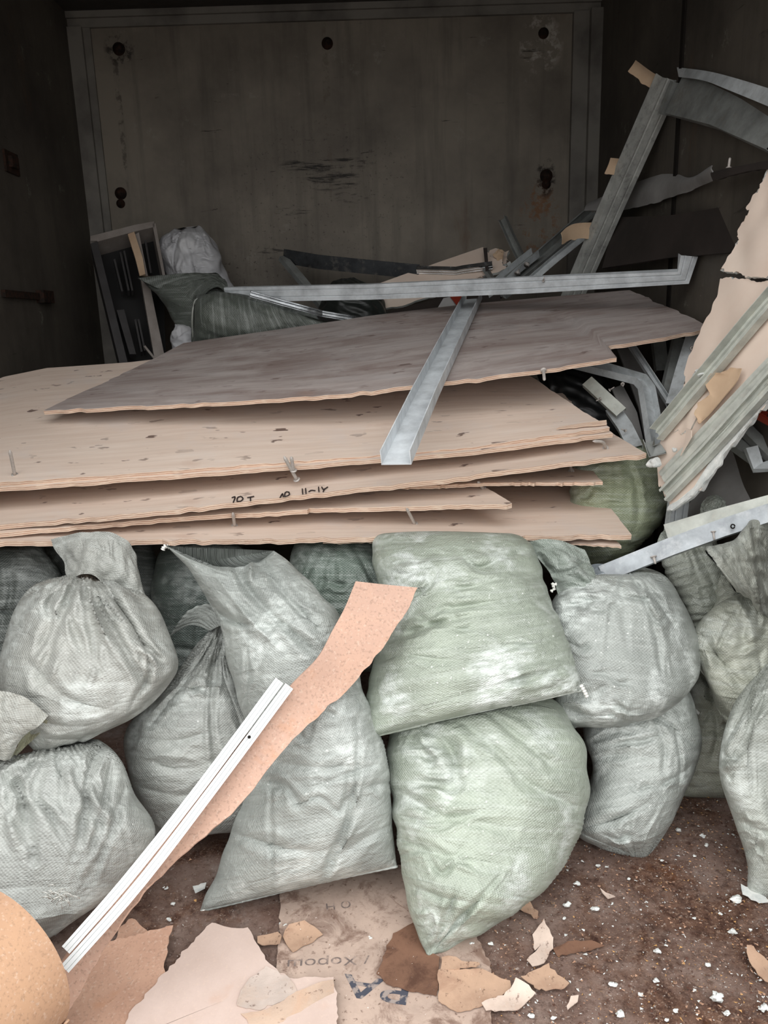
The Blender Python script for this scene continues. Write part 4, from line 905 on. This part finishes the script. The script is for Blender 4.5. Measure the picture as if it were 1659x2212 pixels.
# --- right side, under the leaning plasterboard
o = metal('metal_stud', 'bright steel stud with a round hole slanting over the sacks at the right', 'metal profile', [P(1300, 1240, 1.80), P(1450, 1180, 1.76), P(1560, 1140, 1.74), P(1690, 1098, 1.72)], .040, .022, (.1, .85, -.5), 'U', .0018, M_GALVL, .0)
hc = P(1583, 1137, 1.722); th = np.linspace(0, 2 * np.pi, 17)
v, f = tube([hc + .0045 * np.array([math.cos(a), .2 * math.sin(a), math.sin(a)]) for a in th], .0016, 6); mesh_obj('hole_rim', v, f, M_SOOT, o)
screw(o, P(1412, 1204, 1.76), P(1416, 1218, 1.75), .004); screw(o, P(1541, 1150, 1.74), P(1543, 1166, 1.73), .003)
metal('metal_stud', 'dull greenish steel stud lying just above the bright holed stud', 'metal profile', [P(1438, 1148, 1.90), P(1540, 1118, 1.86), P(1690, 1078, 1.80)], .036, .02, (.1, .8, -.5), 'U', .0016, M_GALVG, 0)
metal('metal_stud', 'ribbed steel stud stub standing upright below the foot of the leaning plasterboard', 'metal profile', [P(1462, 1150, 1.98), P(1476, 1040, 2.0)], .05, .02, (-.2, .9, 0), 'C', .0016, M_GALV, .006)
tag(ruled('grey_panel', [(1470, 1130, 2.06), (1560, 1112, 2.0), (1690, 1092, 1.90)], [(1520, 1000, 2.16), (1600, 965, 2.08), (1690, 940, 1.98)], M_GREYSHEET, .006, (20, 40), bump=.006), 'smooth grey sheet behind the leaning plasterboard at the right edge', 'sheet')
DG = 'short dark steel offcuts at the right edge'
metal('metal_stud', 'dark steel offcut lowest of the three at the right edge beside the grey sheet', 'metal profile', [P(1572, 940, 1.98), P(1642, 990, 1.90)], .034, .02, (0, .7, -.6), 'U', .0014, M_GALVD, 0, DG)
metal('metal_stud', 'dark steel offcut highest of the three at the right edge, below the red strip', 'metal profile', [P(1602, 912, 1.97), P(1675, 985, 1.88)], .030, .02, (0, .7, -.6), 'U', .0014, M_GALVD, 0, DG)
metal('metal_stud', 'small bent steel offcut at the right edge, tip pointing down over the grey sheet', 'metal profile', [P(1624, 965, 1.90), P(1638, 1006, 1.88), P(1680, 1000, 1.84)], .030, .014, (0, .8, -.5), 'U', .0014, M_GALV, 0, DG)
metal('red_strip', 'red-brown plastic strip at the right edge under the leaning plasterboard', 'plastic strip', [P(1612, 884, 1.96), P(1690, 926, 1.86)], .03, .012, (0, -.5, .9), 'U', .002, M_RED, .003)
k = NM('clear_film', .12, .5); k.b.inputs['Base Color'].default_value = lin((176, 186, 192)); k.b.inputs['Transmission Weight'].default_value = .55; M_FILM = k.m
tag(patch('plastic_film', [[(1256, 1226, 1.84), (1290, 1218, 1.83), (1325, 1222, 1.82)], [(1258, 1240, 1.81), (1292, 1238, 1.80), (1322, 1236, 1.80)], [(1276, 1256, 1.80), (1296, 1254, 1.79), (1310, 1248, 1.79)]], M_FILM, None, (24, 30), .0008, .15, .15, 45, 120, .004, .006), 'crumpled clear plastic film at the lower end of the bright holed stud', 'plastic film')
tag(ruled('wood_sliver', [(1296, 1262, 1.735), (1318, 1256, 1.735), (1338, 1250, 1.735)], [(1298, 1258, 1.74), (1322, 1249, 1.74), (1337, 1246, 1.74)], M_GYPE, .003, (4, 12)), 'pale sliver lying on top of the round grey sack', 'wood sliver')
patch_lab = (('sack_scrap', 'bunched scrap of sack cloth above the dull greenish stud at the right', [[(1512, 1112, 1.96), (1530, 1115, 1.94), (1572, 1106, 1.94)], [(1516, 1090, 1.97), (1545, 1085, 1.94), (1568, 1086, 1.95)], [(1526, 1074, 1.98), (1545, 1070, 1.97), (1562, 1076, 1.97)]]),
             ('sack_scrap', 'loose scrap of sack cloth tucked under the bright holed stud', [[(1412, 1200, 1.92), (1450, 1190, 1.90), (1500, 1170, 1.90)], [(1424, 1160, 1.93), (1470, 1150, 1.91), (1520, 1140, 1.91)], [(1440, 1140, 1.95), (1480, 1122, 1.94), (1516, 1126, 1.93)]]))
for i, (nm, lb, net) in enumerate(patch_lab):
    tag(patch(nm, net, sack_mat((150, 156, 146), .2), None, (40, 46), .0014, .14, .12, 46 + i, 140, .004, .006), lb, 'cloth scrap', 'scraps of sack cloth at the right')
tag(ruled('wood_sliver', [(1487, 1512, 1.755), (1494, 1530, 1.755), (1509, 1544, 1.755)], [(1494, 1512, 1.757), (1500, 1528, 1.757), (1512, 1540, 1.757)], M_GYPE, .002, (4, 10)), 'pale chip caught beside the grey sack above the olive sack', 'wood sliver')

# ================================================================== THINGS AT THE BACK WALL
M_WHITEB = flat('white_bag_film', (206, 206, 208), (180, 180, 184), 6, .5)
tag(sack('white_bag', [(372, 640), (352, 570), (346, 525), (372, 498)], [(510, 640), (486, 580), (462, 520), (432, 490)], (3.36, 3.40, 3.44), .12, .08, M_WHITEB, .4, .35, .28, .25, seed=81, auto='hbr', na=14, cd=3, bend=.006, anchor=.003, nv=110, nu=150, kn=(5, 6), amp=.008), 'crumpled white plastic bag leaning on the back wall', 'bag')
tag(sack('white_bag', [(372, 772), (372, 730), (378, 700)], [(422, 772), (424, 735), (410, 700)], (2.98, 3.0, 3.02), .05, .05, M_WHITEB, .4, .35, .12, .12, seed=82, bend=.008, anchor=.004, nv=50, nu=70), 'bit of white bag peeping out left of the dark lying sack', 'bag')
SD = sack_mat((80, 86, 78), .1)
dk = sack('rubble_sack', [(400, 760), (376, 690), (340, 640), (298, 598)], [(520, 760), (520, 690), (500, 635), (470, 590)], (3.02, 3.06, 3.10, 3.14), .08, .08, SD, .4, .25, .10, .08, seed=83, bend=.008, anchor=.004, nv=90, nu=120, kn=(5, 7))
tag(dk, 'dark sack with a torn open mouth slumped in front of the crumpled white bag', 'sack', SG)
patch('collar', [[(430, 690, 2.99), (440, 640, 3.0), (470, 620, 3.0), (494, 640, 3.0)], [(412, 660, 3.01), (425, 622, 3.02), (462, 606, 3.02), (492, 618, 3.02)], [(300, 602, 3.08), (360, 594, 3.06), (440, 590, 3.06), (486, 604, 3.06)]], SD, dk, (40, 60), .0016, .08, .08, 84, 120, .006, .006)
dl = sack('rubble_sack', [(414, 742), (500, 744), (640, 728), (790, 712)], [(418, 638), (500, 634), (580, 658), (720, 696)], (2.90, 2.92, 2.94, 2.96), .10, .08, SD, .15, .4, .03, .03, seed=85, bend=.01, anchor=.004, nv=90, nu=120)
tag(dl, 'dark green sack lying flat along the back edge of the grey board', 'sack', SG)
v, f = tube(resample(np.array([P(417, 732, 2.885), P(415, 690, 2.85), P(420, 652, 2.86), P(436, 641, 2.87)]), 14), .0035, 6); mesh_obj('hem', v, f, sack_mat((150, 152, 144), .2), dl)
tag(sack('rubbish_bag', [(676, 735), (690, 660), (712, 615), (736, 602)], [(860, 735), (834, 660), (806, 622), (765, 600)], (3.14, 3.18, 3.22), .10, .10, flat('dark_green_film', (46, 50, 47), (34, 37, 35), 9, .4, .5), .4, .4, .09, .09, seed=86, bend=.008, anchor=.004, nv=80, nu=110), 'dark rubbish bag heaped under the V-shaped shiny profile', 'rubbish bag')
# torn plasterboard pieces
o = ruled('plasterboard', [(800, 672, 3.20), (860, 662, 3.19), (960, 628, 3.2), (1094, 580, 3.22)], [(785, 624, 3.24), (880, 590, 3.27), (960, 562, 3.29), (1046, 533, 3.32)], [M_GYP, M_GYPE], .0125, (30, 70), None, .006, 91, 0, False, 1, .006)
tag(o, 'cream plasterboard piece with a crumbled edge, flat below the V-shaped profile at the back', 'plasterboard')
ruled('brown_tape', [(1049, 586, 3.185), (1056, 584, 3.185)], [(1044, 536, 3.25), (1052, 535, 3.25)], M_BOARDD, .002, (8, 4), o)
o = ruled('plasterboard', [(1062, 588, 3.26), (1080, 580, 3.26), (1096, 566, 3.26)], [(1054, 542, 3.34), (1070, 536, 3.34), (1092, 546, 3.34)], [M_GYP, M_GYPE], .012, (16, 24), None, .006, 92, 0, False, 1, .006)
tag(o, 'small torn plasterboard corner behind the right end of the V-shaped profile', 'plasterboard')
lump('torn_paper', P(1078, 552, 3.26), .022, M_TAN, 12, o, (1, .4, .8))
tag(ruled('dark_panel', [(835, 716, 3.02), (940, 690, 3.02), (1080, 664, 3.02)], [(842, 672, 3.16), (940, 646, 3.16), (1080, 604, 3.16)], M_BOARDD, .008, (10, 30)), 'dark board sloping under the cream plasterboard behind the grey board', 'panel')
o = tag(ruled('carton', [(940, 674, 2.97), (975, 668, 2.97), (1006, 664, 2.97)], [(958, 644, 3.02), (980, 640, 3.02), (1008, 636, 3.02)], flat('grey_carton', (178, 176, 174)), .010, (8, 16)), 'pale carton offcut with a red stripe behind the grey board', 'carton')
ruled('red_stripe', [(990, 664, 2.960), (1003, 662, 2.960)], [(972, 640, 3.008), (1003, 637, 3.008)], M_RED, .002, (6, 8), o)
# dark open cabinet frame leaning in the left corner
k = NM('cabinet_black', .6, .3); k.b.inputs['Base Color'].default_value = lin((30, 29, 29)); M_CBK = k.m
M_CWH = flat('cabinet_edge', (150, 142, 136), (126, 118, 112), 9); M_CGR = flat('cabinet_side', (66, 64, 64), (52, 50, 50), 8)
cp = plane((195, 520, 3.22), (335, 482, 3.34), (262, 800, 3.0))
cab = empty('cabinet_frame', on(cp, 290, 790)); tag(cab, 'dark open cabinet frame with a pale rim leaning in the back left corner', 'cabinet')
def cq(name, a, b, mat, d0, d1, par=None):
    # bar between two pixel rows on the cabinet's face, from depth d0 to d1 behind it
    A = ons(cp, a, d0); B = ons(cp, b, d0); n_ = -cp[1] * (d1 - d0)
    V = np.concatenate([A, B[::-1]]); V = np.concatenate([V, V + n_]); m_ = len(a) * 2
    F = [list(range(m_)), list(range(2 * m_ - 1, m_ - 1, -1))] + [[i, i + m_, (i + 1) % m_ + m_, (i + 1) % m_][::-1] for i in range(m_)]
    return mesh_obj(name, V, F, mat, par or cab, False)
cq('top_rail', [(195, 526), (292, 500), (334, 490)], [(195, 510), (290, 486), (332, 478)], M_CWH, 0, .12)
cq('side_panel', [(194, 520), (262, 800)], [(210, 520), (280, 800)], M_CGR, 0, .12)
cq('back_panel', [(205, 525), (265, 800), (360, 800)], [(205, 524), (334, 485), (352, 600)][::1], M_CBK, -.10, -.004)
dst = cq('door_stile', [(288, 508), (338, 800)], [(300, 502), (362, 800)], M_CWH, .004, .05)
cq('right_stile', [(329, 484), (352, 600)], [(336, 482), (358, 600)], M_CWH, 0, .08)
cq('paper_tab', [(276, 510), (292, 560), (302, 600)], [(290, 505), (308, 560), (314, 596)], M_TAN, .014, -.0, dst)
for a, b, c_, d_ in ((245, 560, 262, 630), (258, 545, 276, 628), (266, 542, 284, 628), (312, 520, 324, 590), (252, 670, 280, 765), (290, 690, 304, 760), (297, 690, 311, 758)):
    cq('slat', [(a, b), (c_, d_)], [(a + 4, b - 1), (c_ + 4, d_ - 1)], M_CGR, -.02, .02) if a != 252 else cq('slat', [(a, b), (c_, d_)], [(a + 16, b - 2), (c_ + 14, d_)], M_CGR, -.02, .02)
tag(ruled('wood_sliver', ons(cp, [(310, 748), (334, 778), (352, 800)], .012), ons(cp, [(314, 746), (339, 777), (357, 799)], .012), M_CWH, .006, (4, 8), world=True), 'pale thin stick in front of the dark cabinet frame', 'stick')

# ================================================================== FOREGROUND: strips, roll, floor litter
def fibre(name, a, b, stain=.5, speck=.5):
    k = NM(name, .6, .3); o = k.co('Object')
    c = k.mix(k.step(k.noise(9, 6, .65, o), .35, .7), lin(a), lin(b))
    c = k.mix(k.math('MULTIPLY', k.step(k.noise(190, 3, .6, o), .54, .66), speck), c, lin(tuple(int(x * .72) for x in a)))
    c = k.mix(k.math('MULTIPLY', k.step(k.noise(150, 2, .6, o), .58, .68), .3), c, lin((216, 194, 178)))
    c = k.mix(k.math('MULTIPLY', k.step(k.noise(7, 4, .55, k.co('Object', (1, 1, 1), (1, 0, 0))), .60, .69), stain), c, lin((190, 130, 84)))
    k.color(c); k.bump(k.noise(220, 3, .6, o), .15, .001); return k.m
M_STRIP = fibre('speckled_flooring', (196, 160, 140), (182, 150, 134), .6)
M_ROLL = fibre('brown_flooring', (190, 152, 122), (178, 142, 116), .15, .4)
M_SHEETB = fibre('brown_backing', (196, 158, 136), (178, 140, 120), .4, .4)
M_SHEETA = fibre('pale_backing', (208, 187, 177), (197, 175, 164), .25, .05)
M_WPVC = flat('white_plastic', (226, 229, 229), (216, 219, 219), 5, .3, .5, 0)
M_SHEETB.node_tree.nodes['Principled BSDF'].inputs['Roughness'].default_value = .45

Yl = (1.50, 1.475, 1.45, 1.42, 1.385, 1.33, 1.265, 1.20, 1.145, 1.09)
Lf = [(768, 1256), (745, 1312), (718, 1362), (686, 1420), (630, 1478), (545, 1572), (408, 1745), (272, 1905), (180, 2010), (85, 2150)]
Rt = [(902, 1270), (876, 1322), (832, 1392), (752, 1488), (700, 1534), (620, 1612), (505, 1752), (352, 1886), (246, 2020), (128, 2222)]
fs_ = ruled('flooring_strip', [(x, y, Y) for (x, y), Y in zip(Rt, Yl)], [(x, y, Y) for (x, y), Y in zip(Lf, Yl)], M_STRIP, .004, (14, 160), None, .0012, 101, .004, True)
tag(fs_, 'long speckled brown flooring strip leaning from the sacks down to the lower left, with ragged edge', 'flooring strip')
WT = 'white plastic trims on the flooring strip'
def trim(label, pts, w_):
    return metal('plastic_trim', label, 'plastic trim', resample(PP(pts), 14), w_, .008, (-.25, .8, -.55), 'C', .0016, M_WPVC, .0024, WT, lip=.003)
o1 = trim('left white plastic trim lying along the brown flooring strip', [(604, 1470, 1.365), (433, 1700, 1.255), (274, 1901, 1.165), (142, 2052, 1.10)], .0166)
o2 = trim('right white plastic trim lying along the brown flooring strip, with a screw hole', [(625, 1482, 1.36), (459, 1705, 1.25), (301, 1910, 1.155), (140, 2093, 1.085)], .0166)
v, f = tube([P(538, 1592, 1.298), P(538.5, 1592, 1.302)], .003, 8); mesh_obj('screw_hole', v, f, M_SOOT, o2)

# roll of brown flooring at the lower left, lying with its far end towards the sacks
c0 = P(4, 2078, 1.075); ax = unit(np.array([-.42, -1.0, .0])); sx_ = unit(np.cross(ax, (0, 0, 1))); uz = np.cross(sx_, ax)
nt_, nl_ = 150, 24; th = np.linspace(0, 2 * np.pi * 1.9, nt_)
rad = .150 - .0065 * th / (2 * np.pi)
X = np.array([[c0 + ax * (l * .62) + r * (math.cos(t + 3.6) * sx_ + math.sin(t + 3.6) * uz) for r, t in zip(rad, th)] for l in np.linspace(0, 1, nl_)])
tag(slab('flooring_roll', X, .0035, M_ROLL), 'roll of brown flooring lying at the lower left corner', 'flooring roll')

def scrap(name, pts, mat, z=.004, curl=.006, seed=0, thick=.0016, parent=None, jag=2.0, flip=False):
    """flat torn piece lying on the floor: outline in photo pixels"""
    r = np.random.default_rng(seed + 7)
    q = []
    for a, b in zip(pts, pts[1:] + pts[:1]):
        k = max(1, int(math.hypot(b[0] - a[0], b[1] - a[1]) / 9))
        for i in range(k): q.append((a[0] + (b[0] - a[0]) * i / k + (r.normal(0, jag) if i else 0), a[1] + (b[1] - a[1]) * i / k + (r.normal(0, jag) * .7 if i else 0)))
    W = np.array([Pz(x, y, z) for x, y in q]); c = W.mean(0)
    if parent is not None: c = c
    tv = r.uniform(0, 6.28)
    def lift(p): 
        d = p[:2] - c[:2]; s = np.linalg.norm(W[:, :2] - c[:2], axis=1).max()
        return curl * max(0.0, (d[0] * math.cos(tv) + d[1] * math.sin(tv)) / s) ** 2
    rings = [W, c + (W - c) * .66, c + (W - c) * .33]
    V = [np.array([p[0], p[1], z + lift(p)]) for R_ in rings for p in R_] + [np.array([c[0], c[1], z + lift(c)])]
    n_ = len(W); F = []
    for k in range(2):
        for i in range(n_): F.append([k * n_ + i, k * n_ + (i + 1) % n_, (k + 1) * n_ + (i + 1) % n_, (k + 1) * n_ + i])
    for i in range(n_): F.append([2 * n_ + i, 2 * n_ + (i + 1) % n_, 3 * n_])
    V = np.array(V); m_ = len(V); V2 = V - np.array([0, 0, thick])
    a_ = np.array(W); area = .5 * np.sum(a_[:, 0] * np.roll(a_[:, 1], -1) - np.roll(a_[:, 0], -1) * a_[:, 1])
    F2 = [[i + m_ for i in f][::-1] for f in F]
    rim = [[i, i + m_, (i + 1) % n_ + m_, (i + 1) % n_] for i in range(n_)]
    A_ = F + F2 + rim
    if area < 0: A_ = [f[::-1] for f in A_]
    return mesh_obj(name, np.concatenate([V, V2]), A_, mat, parent, True, auto=35)

def dirtycard(name, a, b, amt):
    k = NM(name, .85, .2); o = k.co('Object')
    c = k.mix(k.step(k.noise(8, 6, .65, o), .35, .65), lin(a), lin(tuple(int(x * .86) for x in a)))
    c = k.mix(k.math('MULTIPLY', k.step(k.noise(13, 8, .72, o, .5), .50, .62), amt), c, lin(b))
    c = k.mix(k.math('MULTIPLY', k.step(k.noise(90, 4, .7, o), .60, .68), .7), c, lin((92, 68, 58)))
    c = k.mix(k.step(k.noise(150, 3, .6, o), .72, .75), c, lin((226, 218, 212)))
    k.color(c); k.bump(k.noise(120, 5, .7, o), .4, .002); return k.m
M_CARD = dirtycard('dirty_carton', (188, 166, 152), (104, 78, 66), .75)
M_CARD2 = dirtycard('torn_carton', (190, 158, 134), (150, 116, 96), .5)
M_CARDB = dirtycard('soaked_carton', (126, 94, 76), (78, 54, 44), .8)
M_PAPER = dirtycard('dusty_paper', (214, 194, 180), (176, 146, 128), .4)

card = scrap('printed_carton', [(608, 1918), (700, 1900), (868, 1868), (930, 1900), (1010, 1990), (1060, 2080), (1062, 2235), (610, 2235), (598, 2080)], M_CARD, .003, .0, 1, .002)
tag(card, 'dirty flattened carton with upside-down printed letters on the floor at the front centre', 'carton')
# printing, upside down towards the camera
k = NM('blue_grey_ink', .7, .2); k.color(k.mix(k.step(k.noise(60, 4, .6), .48, .56), lin((72, 74, 84)), lin((150, 138, 132)))); M_INK2 = k.m
k = NM('faint_ink', .7, .2); k.color(k.mix(k.step(k.noise(60, 4, .6), .45, .6), lin((112, 100, 96)), lin((160, 142, 132)))); M_INK3 = k.m
def text(body, a, b, ztop, hgt, mat, name, bold=0.0):
    """a = pixel of the text's start (right end in the photo), b = pixel of its end, on the floor"""
    cu = bpy.data.curves.new('t', 'FONT'); cu.body = body; cu.size = 1.0; cu.offset = bold; cu.resolution_u = 4
    ob = bpy.data.objects.new('t', cu); COL.objects.link(ob)
    bpy.context.view_layer.update()
    me = ob.to_mesh(); V = np.array([v.co[:] for v in me.vertices]); F = [list(p.vertices) for p in me.polygons]
    ob.to_mesh_clear(); COL.objects.unlink(ob); bpy.data.objects.remove(ob); bpy.data.curves.remove(cu)
    lo, hi = V.min(0), V.max(0); A, B = Pz(*a, ztop), Pz(*b, ztop); dx = B - A; L_ = np.linalg.norm(dx); dx = dx / L_; dy = np.cross((0, 0, 1), dx)
    W = A + np.outer((V[:, 0] - lo[0]) / (hi[0] - lo[0]) * L_, dx) + np.outer((V[:, 1]) / .72 * hgt, dy)
    W[:, 2] = ztop
    nn = len(W); V2 = W - np.array([0, 0, .0004])
    return mesh_obj(name, np.concatenate([W, V2]), F + [[i + nn for i in f][::-1] for f in F], mat, card, False)
text('PA', (886, 2124), (744, 2104), .0036, .050, M_INK2, 'printed_letters', .012)
text('/ Хорош', (798, 2064), (622, 2074), .0036, .020, M_INK3, 'printed_letters')
text('О Н', (756, 1945), (704, 1952), .0036, .020, M_INK3, 'printed_letters')

FS = 'paper and cardboard scraps littering the floor'
SC = [
 ('flooring_sheet', 'brown flooring sheet lying at the lower left, half under the pale sheet', 'flooring sheet', [(236, 2040), (376, 2016), (366, 2046), (354, 2092), (372, 2150), (330, 2235), (120, 2235), (166, 2143)], M_SHEETB, .010, .02, None),
 ('flooring_sheet', 'large pale flooring sheet with a torn front layer at the bottom left of centre', 'flooring sheet', [(446, 2001), (458, 1993), (500, 2004), (535, 2003), (560, 2045), (582, 2081), (625, 2112), (721, 2112), (724, 2139), (728, 2193), (727, 2240), (258, 2240), (283, 2182), (356, 2101), (431, 2019)], M_SHEETA, .014, .012, None),
 ('cardboard_scrap', 'small square tan cardboard scrap beside the seam of the printed carton', 'scrap', [(556, 2022), (600, 2014), (609, 2027), (605, 2044), (556, 2036)], M_CARD2, .009, .01, FS),
 ('cardboard_scrap', 'rounded tan cardboard scrap at the left end of the printed carton', 'scrap', [(611, 2024), (625, 2002), (658, 1993), (679, 2002), (697, 2018), (676, 2034), (632, 2056), (618, 2038)], M_CARD2, .008, .01, FS),
 ('cardboard_scrap', 'triangular torn carton flap under the left side of the front centre sack', 'scrap', [(840, 1933), (871, 1918), (900, 1940), (915, 1985), (898, 1980), (867, 1955)], M_CARD, .008, .012, FS),
 ('cardboard_scrap', 'soaked dark brown cardboard below the tip of the front centre sack', 'scrap', [(813, 2103), (849, 2016), (907, 1987), (922, 2052), (950, 2067), (943, 2152), (878, 2140), (835, 2126)], M_CARDB, .006, .004, FS),
 ('cardboard_scrap', 'broad tan carton piece right of the soaked brown cardboard', 'scrap', [(947, 2099), (1034, 2092), (1102, 2118), (1102, 2139), (1034, 2175), (987, 2185), (947, 2161)], M_CARD2, .008, .006, FS),
 ('cardboard_scrap', 'narrow carton strip just below the tip of the front centre sack', 'scrap', [(954, 2067), (969, 2064), (1037, 2087), (951, 2096)], M_CARD2, .012, .006, FS),
 ('cardboard_scrap', 'small wood-coloured scrap against the right side of the front centre sack', 'scrap', [(1114, 1957), (1132, 1937), (1163, 1968), (1161, 1984)], M_CARD2, .010, .02, FS),
 ('paper_scrap', 'tall jagged pale paper scrap right of the front centre sack', 'scrap', [(1175, 1990), (1190, 2019), (1195, 2048), (1175, 2080), (1150, 2087), (1138, 2073), (1157, 2055), (1150, 2019)], M_PAPER, .007, .008, FS),
 ('cardboard_scrap', 'pointed tan scrap below the jagged pale paper', 'scrap', [(1125, 2116), (1186, 2080), (1204, 2105), (1230, 2123), (1219, 2134), (1165, 2138)], M_CARD2, .009, .008, FS),
 ('paper_scrap', 'pale crumpled paper at the bottom centre, right of the broad carton piece', 'scrap', [(1040, 2166), (1103, 2138), (1114, 2123), (1132, 2131), (1157, 2149), (1118, 2181), (1050, 2182)], M_PAPER, .010, .02, FS),
 ('cardboard_scrap', 'tan creased cardboard scrap at the right edge of the floor', 'scrap', [(1612, 2055), (1627, 2052), (1670, 2085), (1670, 2126), (1652, 2118), (1618, 2080)], M_CARD2, .008, .02, FS),
 ('paper_scrap', 'long brown paper shred right of the jagged pale paper', 'scrap', [(1194, 2048), (1226, 2033), (1277, 2031), (1305, 2042), (1262, 2056), (1204, 2066)], M_CARDB, .005, .006, FS),
 ('paper_scrap', 'small upright torn paper scrap at the bottom, right of the crumpled paper', 'scrap', [(1224, 2174), (1233, 2152), (1250, 2149), (1248, 2163), (1226, 2181)], M_PAPER, .008, .014, FS),
 ('paper_scrap', 'small greenish flake on the brown dirt right of the front centre sack', 'scrap', [(1296, 1921), (1309, 1928), (1329, 1936), (1313, 1941)], M_PAPER, .006, .006, FS),
 ('cardboard_scrap', 'orange-brown flake beside the lower end of the white trims', 'scrap', [(262, 2000), (285, 1985), (322, 2015), (318, 2024), (245, 2036)], M_SHEETB, .006, .004, FS),
 ('plaster_flake', 'flat white plaster flake at the left corner of the large grey sack', 'scrap', [(416, 1914), (446, 1906), (443, 1923), (422, 1930)], M_GYPE, .010, .008, None),
 ('paper_scrap', 'dusty pale scrap lying in front of the nearest right hand sack', 'scrap', [(1600, 1912), (1640, 1930), (1665, 1948), (1640, 1950), (1604, 1932)], M_GYPE, .006, .004, FS),
]
for i, (nm, lb, ct, pts, mt, z, cl, gp) in enumerate(SC): tag(scrap(nm, pts, mt, z, cl, i), lb, ct, gp)

sa = [o for o in COL.objects if o.get('label', '').startswith('large pale flooring')][0]
scrap('torn_layer', [(542, 2112), (575, 2088), (600, 2098), (628, 2116), (642, 2142), (600, 2166), (562, 2182), (512, 2172), (520, 2140)], dirtycard('torn_grey_layer', (206, 190, 180), (188, 166, 150), .5), .0165, .003, 61, .001, sa)
scrap('torn_layer', [(640, 2142), (690, 2122), (720, 2116), (722, 2160), (726, 2235), (560, 2235), (520, 2190), (562, 2184), (604, 2166)], dirtycard('torn_orange_layer', (212, 186, 166), (198, 162, 136), .5), .0168, .003, 62, .001, sa)
# plaster crumbs: the larger ones are things of their own
CH = [(1593, 1945, 12), (1547, 2156, 17), (1325, 2129, 10), (1582, 2015, 9), (1421, 2057, 8), (1289, 1965, 8), (1226, 1957, 9), (1246, 1910, 7), (1340, 2194, 11), (1650, 2180, 12), (1291, 1872, 6), (1466, 1795, 7), (1518, 1808, 7),
      (1526, 1827, 6), (1417, 2120, 8), (1529, 2086, 7), (1500, 1850, 4), (1430, 1860, 4), (1280, 1965, 6), (1384, 2150, 6), (1570, 2190, 8), (1460, 2185, 7), (1440, 2205, 6), (1358, 1900, 4), (1260, 2010, 4), (1500, 1985, 4), (1556, 1975, 4),
      (1110, 2160, 7), (1060, 2040, 5), (1020, 2040, 6), (712, 2043, 4), (800, 2028, 6), (360, 1920, 5), (374, 1954, 6), (366, 1988, 6), (614, 2000, 5), (606, 1996, 4), (660, 1918, 4), (1220, 1985, 5), (1500, 2140, 5), (1622, 2010, 4), (1195, 2200, 6), (1145, 2195, 8)]
big = {(1593, 1945): 'white plaster lump near the foot of the nearest right hand sack', (1547, 2156): 'largest white plaster lump, on the dark dirt at the lower right', (1325, 2129): 'white plaster lump left of the largest lump on the dark dirt',
       (1650, 2180): 'white plaster lump at the lower right corner', (1340, 2194): 'white plaster lump at the bottom edge, right of centre'}
for i, (x, y, r_) in enumerate(CH):
    q = Pz(x, y, 0); d = (q - CAM) @ _F; rr = r_ * .75 * d / FPX
    o = lump('plaster_lump', q + np.array([0, 0, rr * .45]), rr, M_GYPE, 200 + i, None, (1.15, .9, .62), (7, 10), .45)
    if (x, y) in big: tag(o, big[(x, y)], 'plaster chunk', 'plaster lumps on the floor')
    else: tag(o, 'small white plaster crumb lying on the dirty floor', 'plaster chunk', 'small plaster crumbs on the floor')

# fine crumbs and shreds nobody could count
r = np.random.default_rng(5); V, F, MI = [], [], []
def crumb(c, s, mi):
    k = len(V); b = r.normal(0, 1, (4, 3)); b /= np.linalg.norm(b, axis=1, keepdims=True)
    b[:, 2] = np.abs(b[:, 2]) * .5
    for q in b: V.append(np.array(c) + q * s * r.uniform(.6, 1.2))
    for f in ((0, 1, 2), (0, 2, 3), (0, 3, 1), (1, 3, 2)): F.append([k + i for i in f]); MI.append(mi)
M_CR = [M_GYPE, flat('crumb_tan', (176, 140, 116), (150, 114, 92), 40), flat('crumb_brown', (96, 66, 54), (70, 48, 40), 40), flat('crumb_straw', (196, 152, 96), (170, 128, 84), 40)]
n_ = 0
while n_ < 14000:
    x, y = r.uniform(-.62, .92), r.uniform(.98, 1.85)
    w_ = min(1.0, max(.06, .35 + .9 * (x - .15) - .45 * (y - 1.35)))
    if r.random() > w_: continue
    n_ += 1; mi = int(r.choice(4, p=[.16, .30, .44, .10])); s = .0013 + .0042 * r.random() ** 3
    crumb((x, y, .001), s, mi)
st_ = mesh_obj('floor_crumbs', V, F, M_CR, None, False, None, MI); tag(st_, 'fine crumbs of plaster, wood and dirt strewn over the floor', 'debris', None, 'stuff')
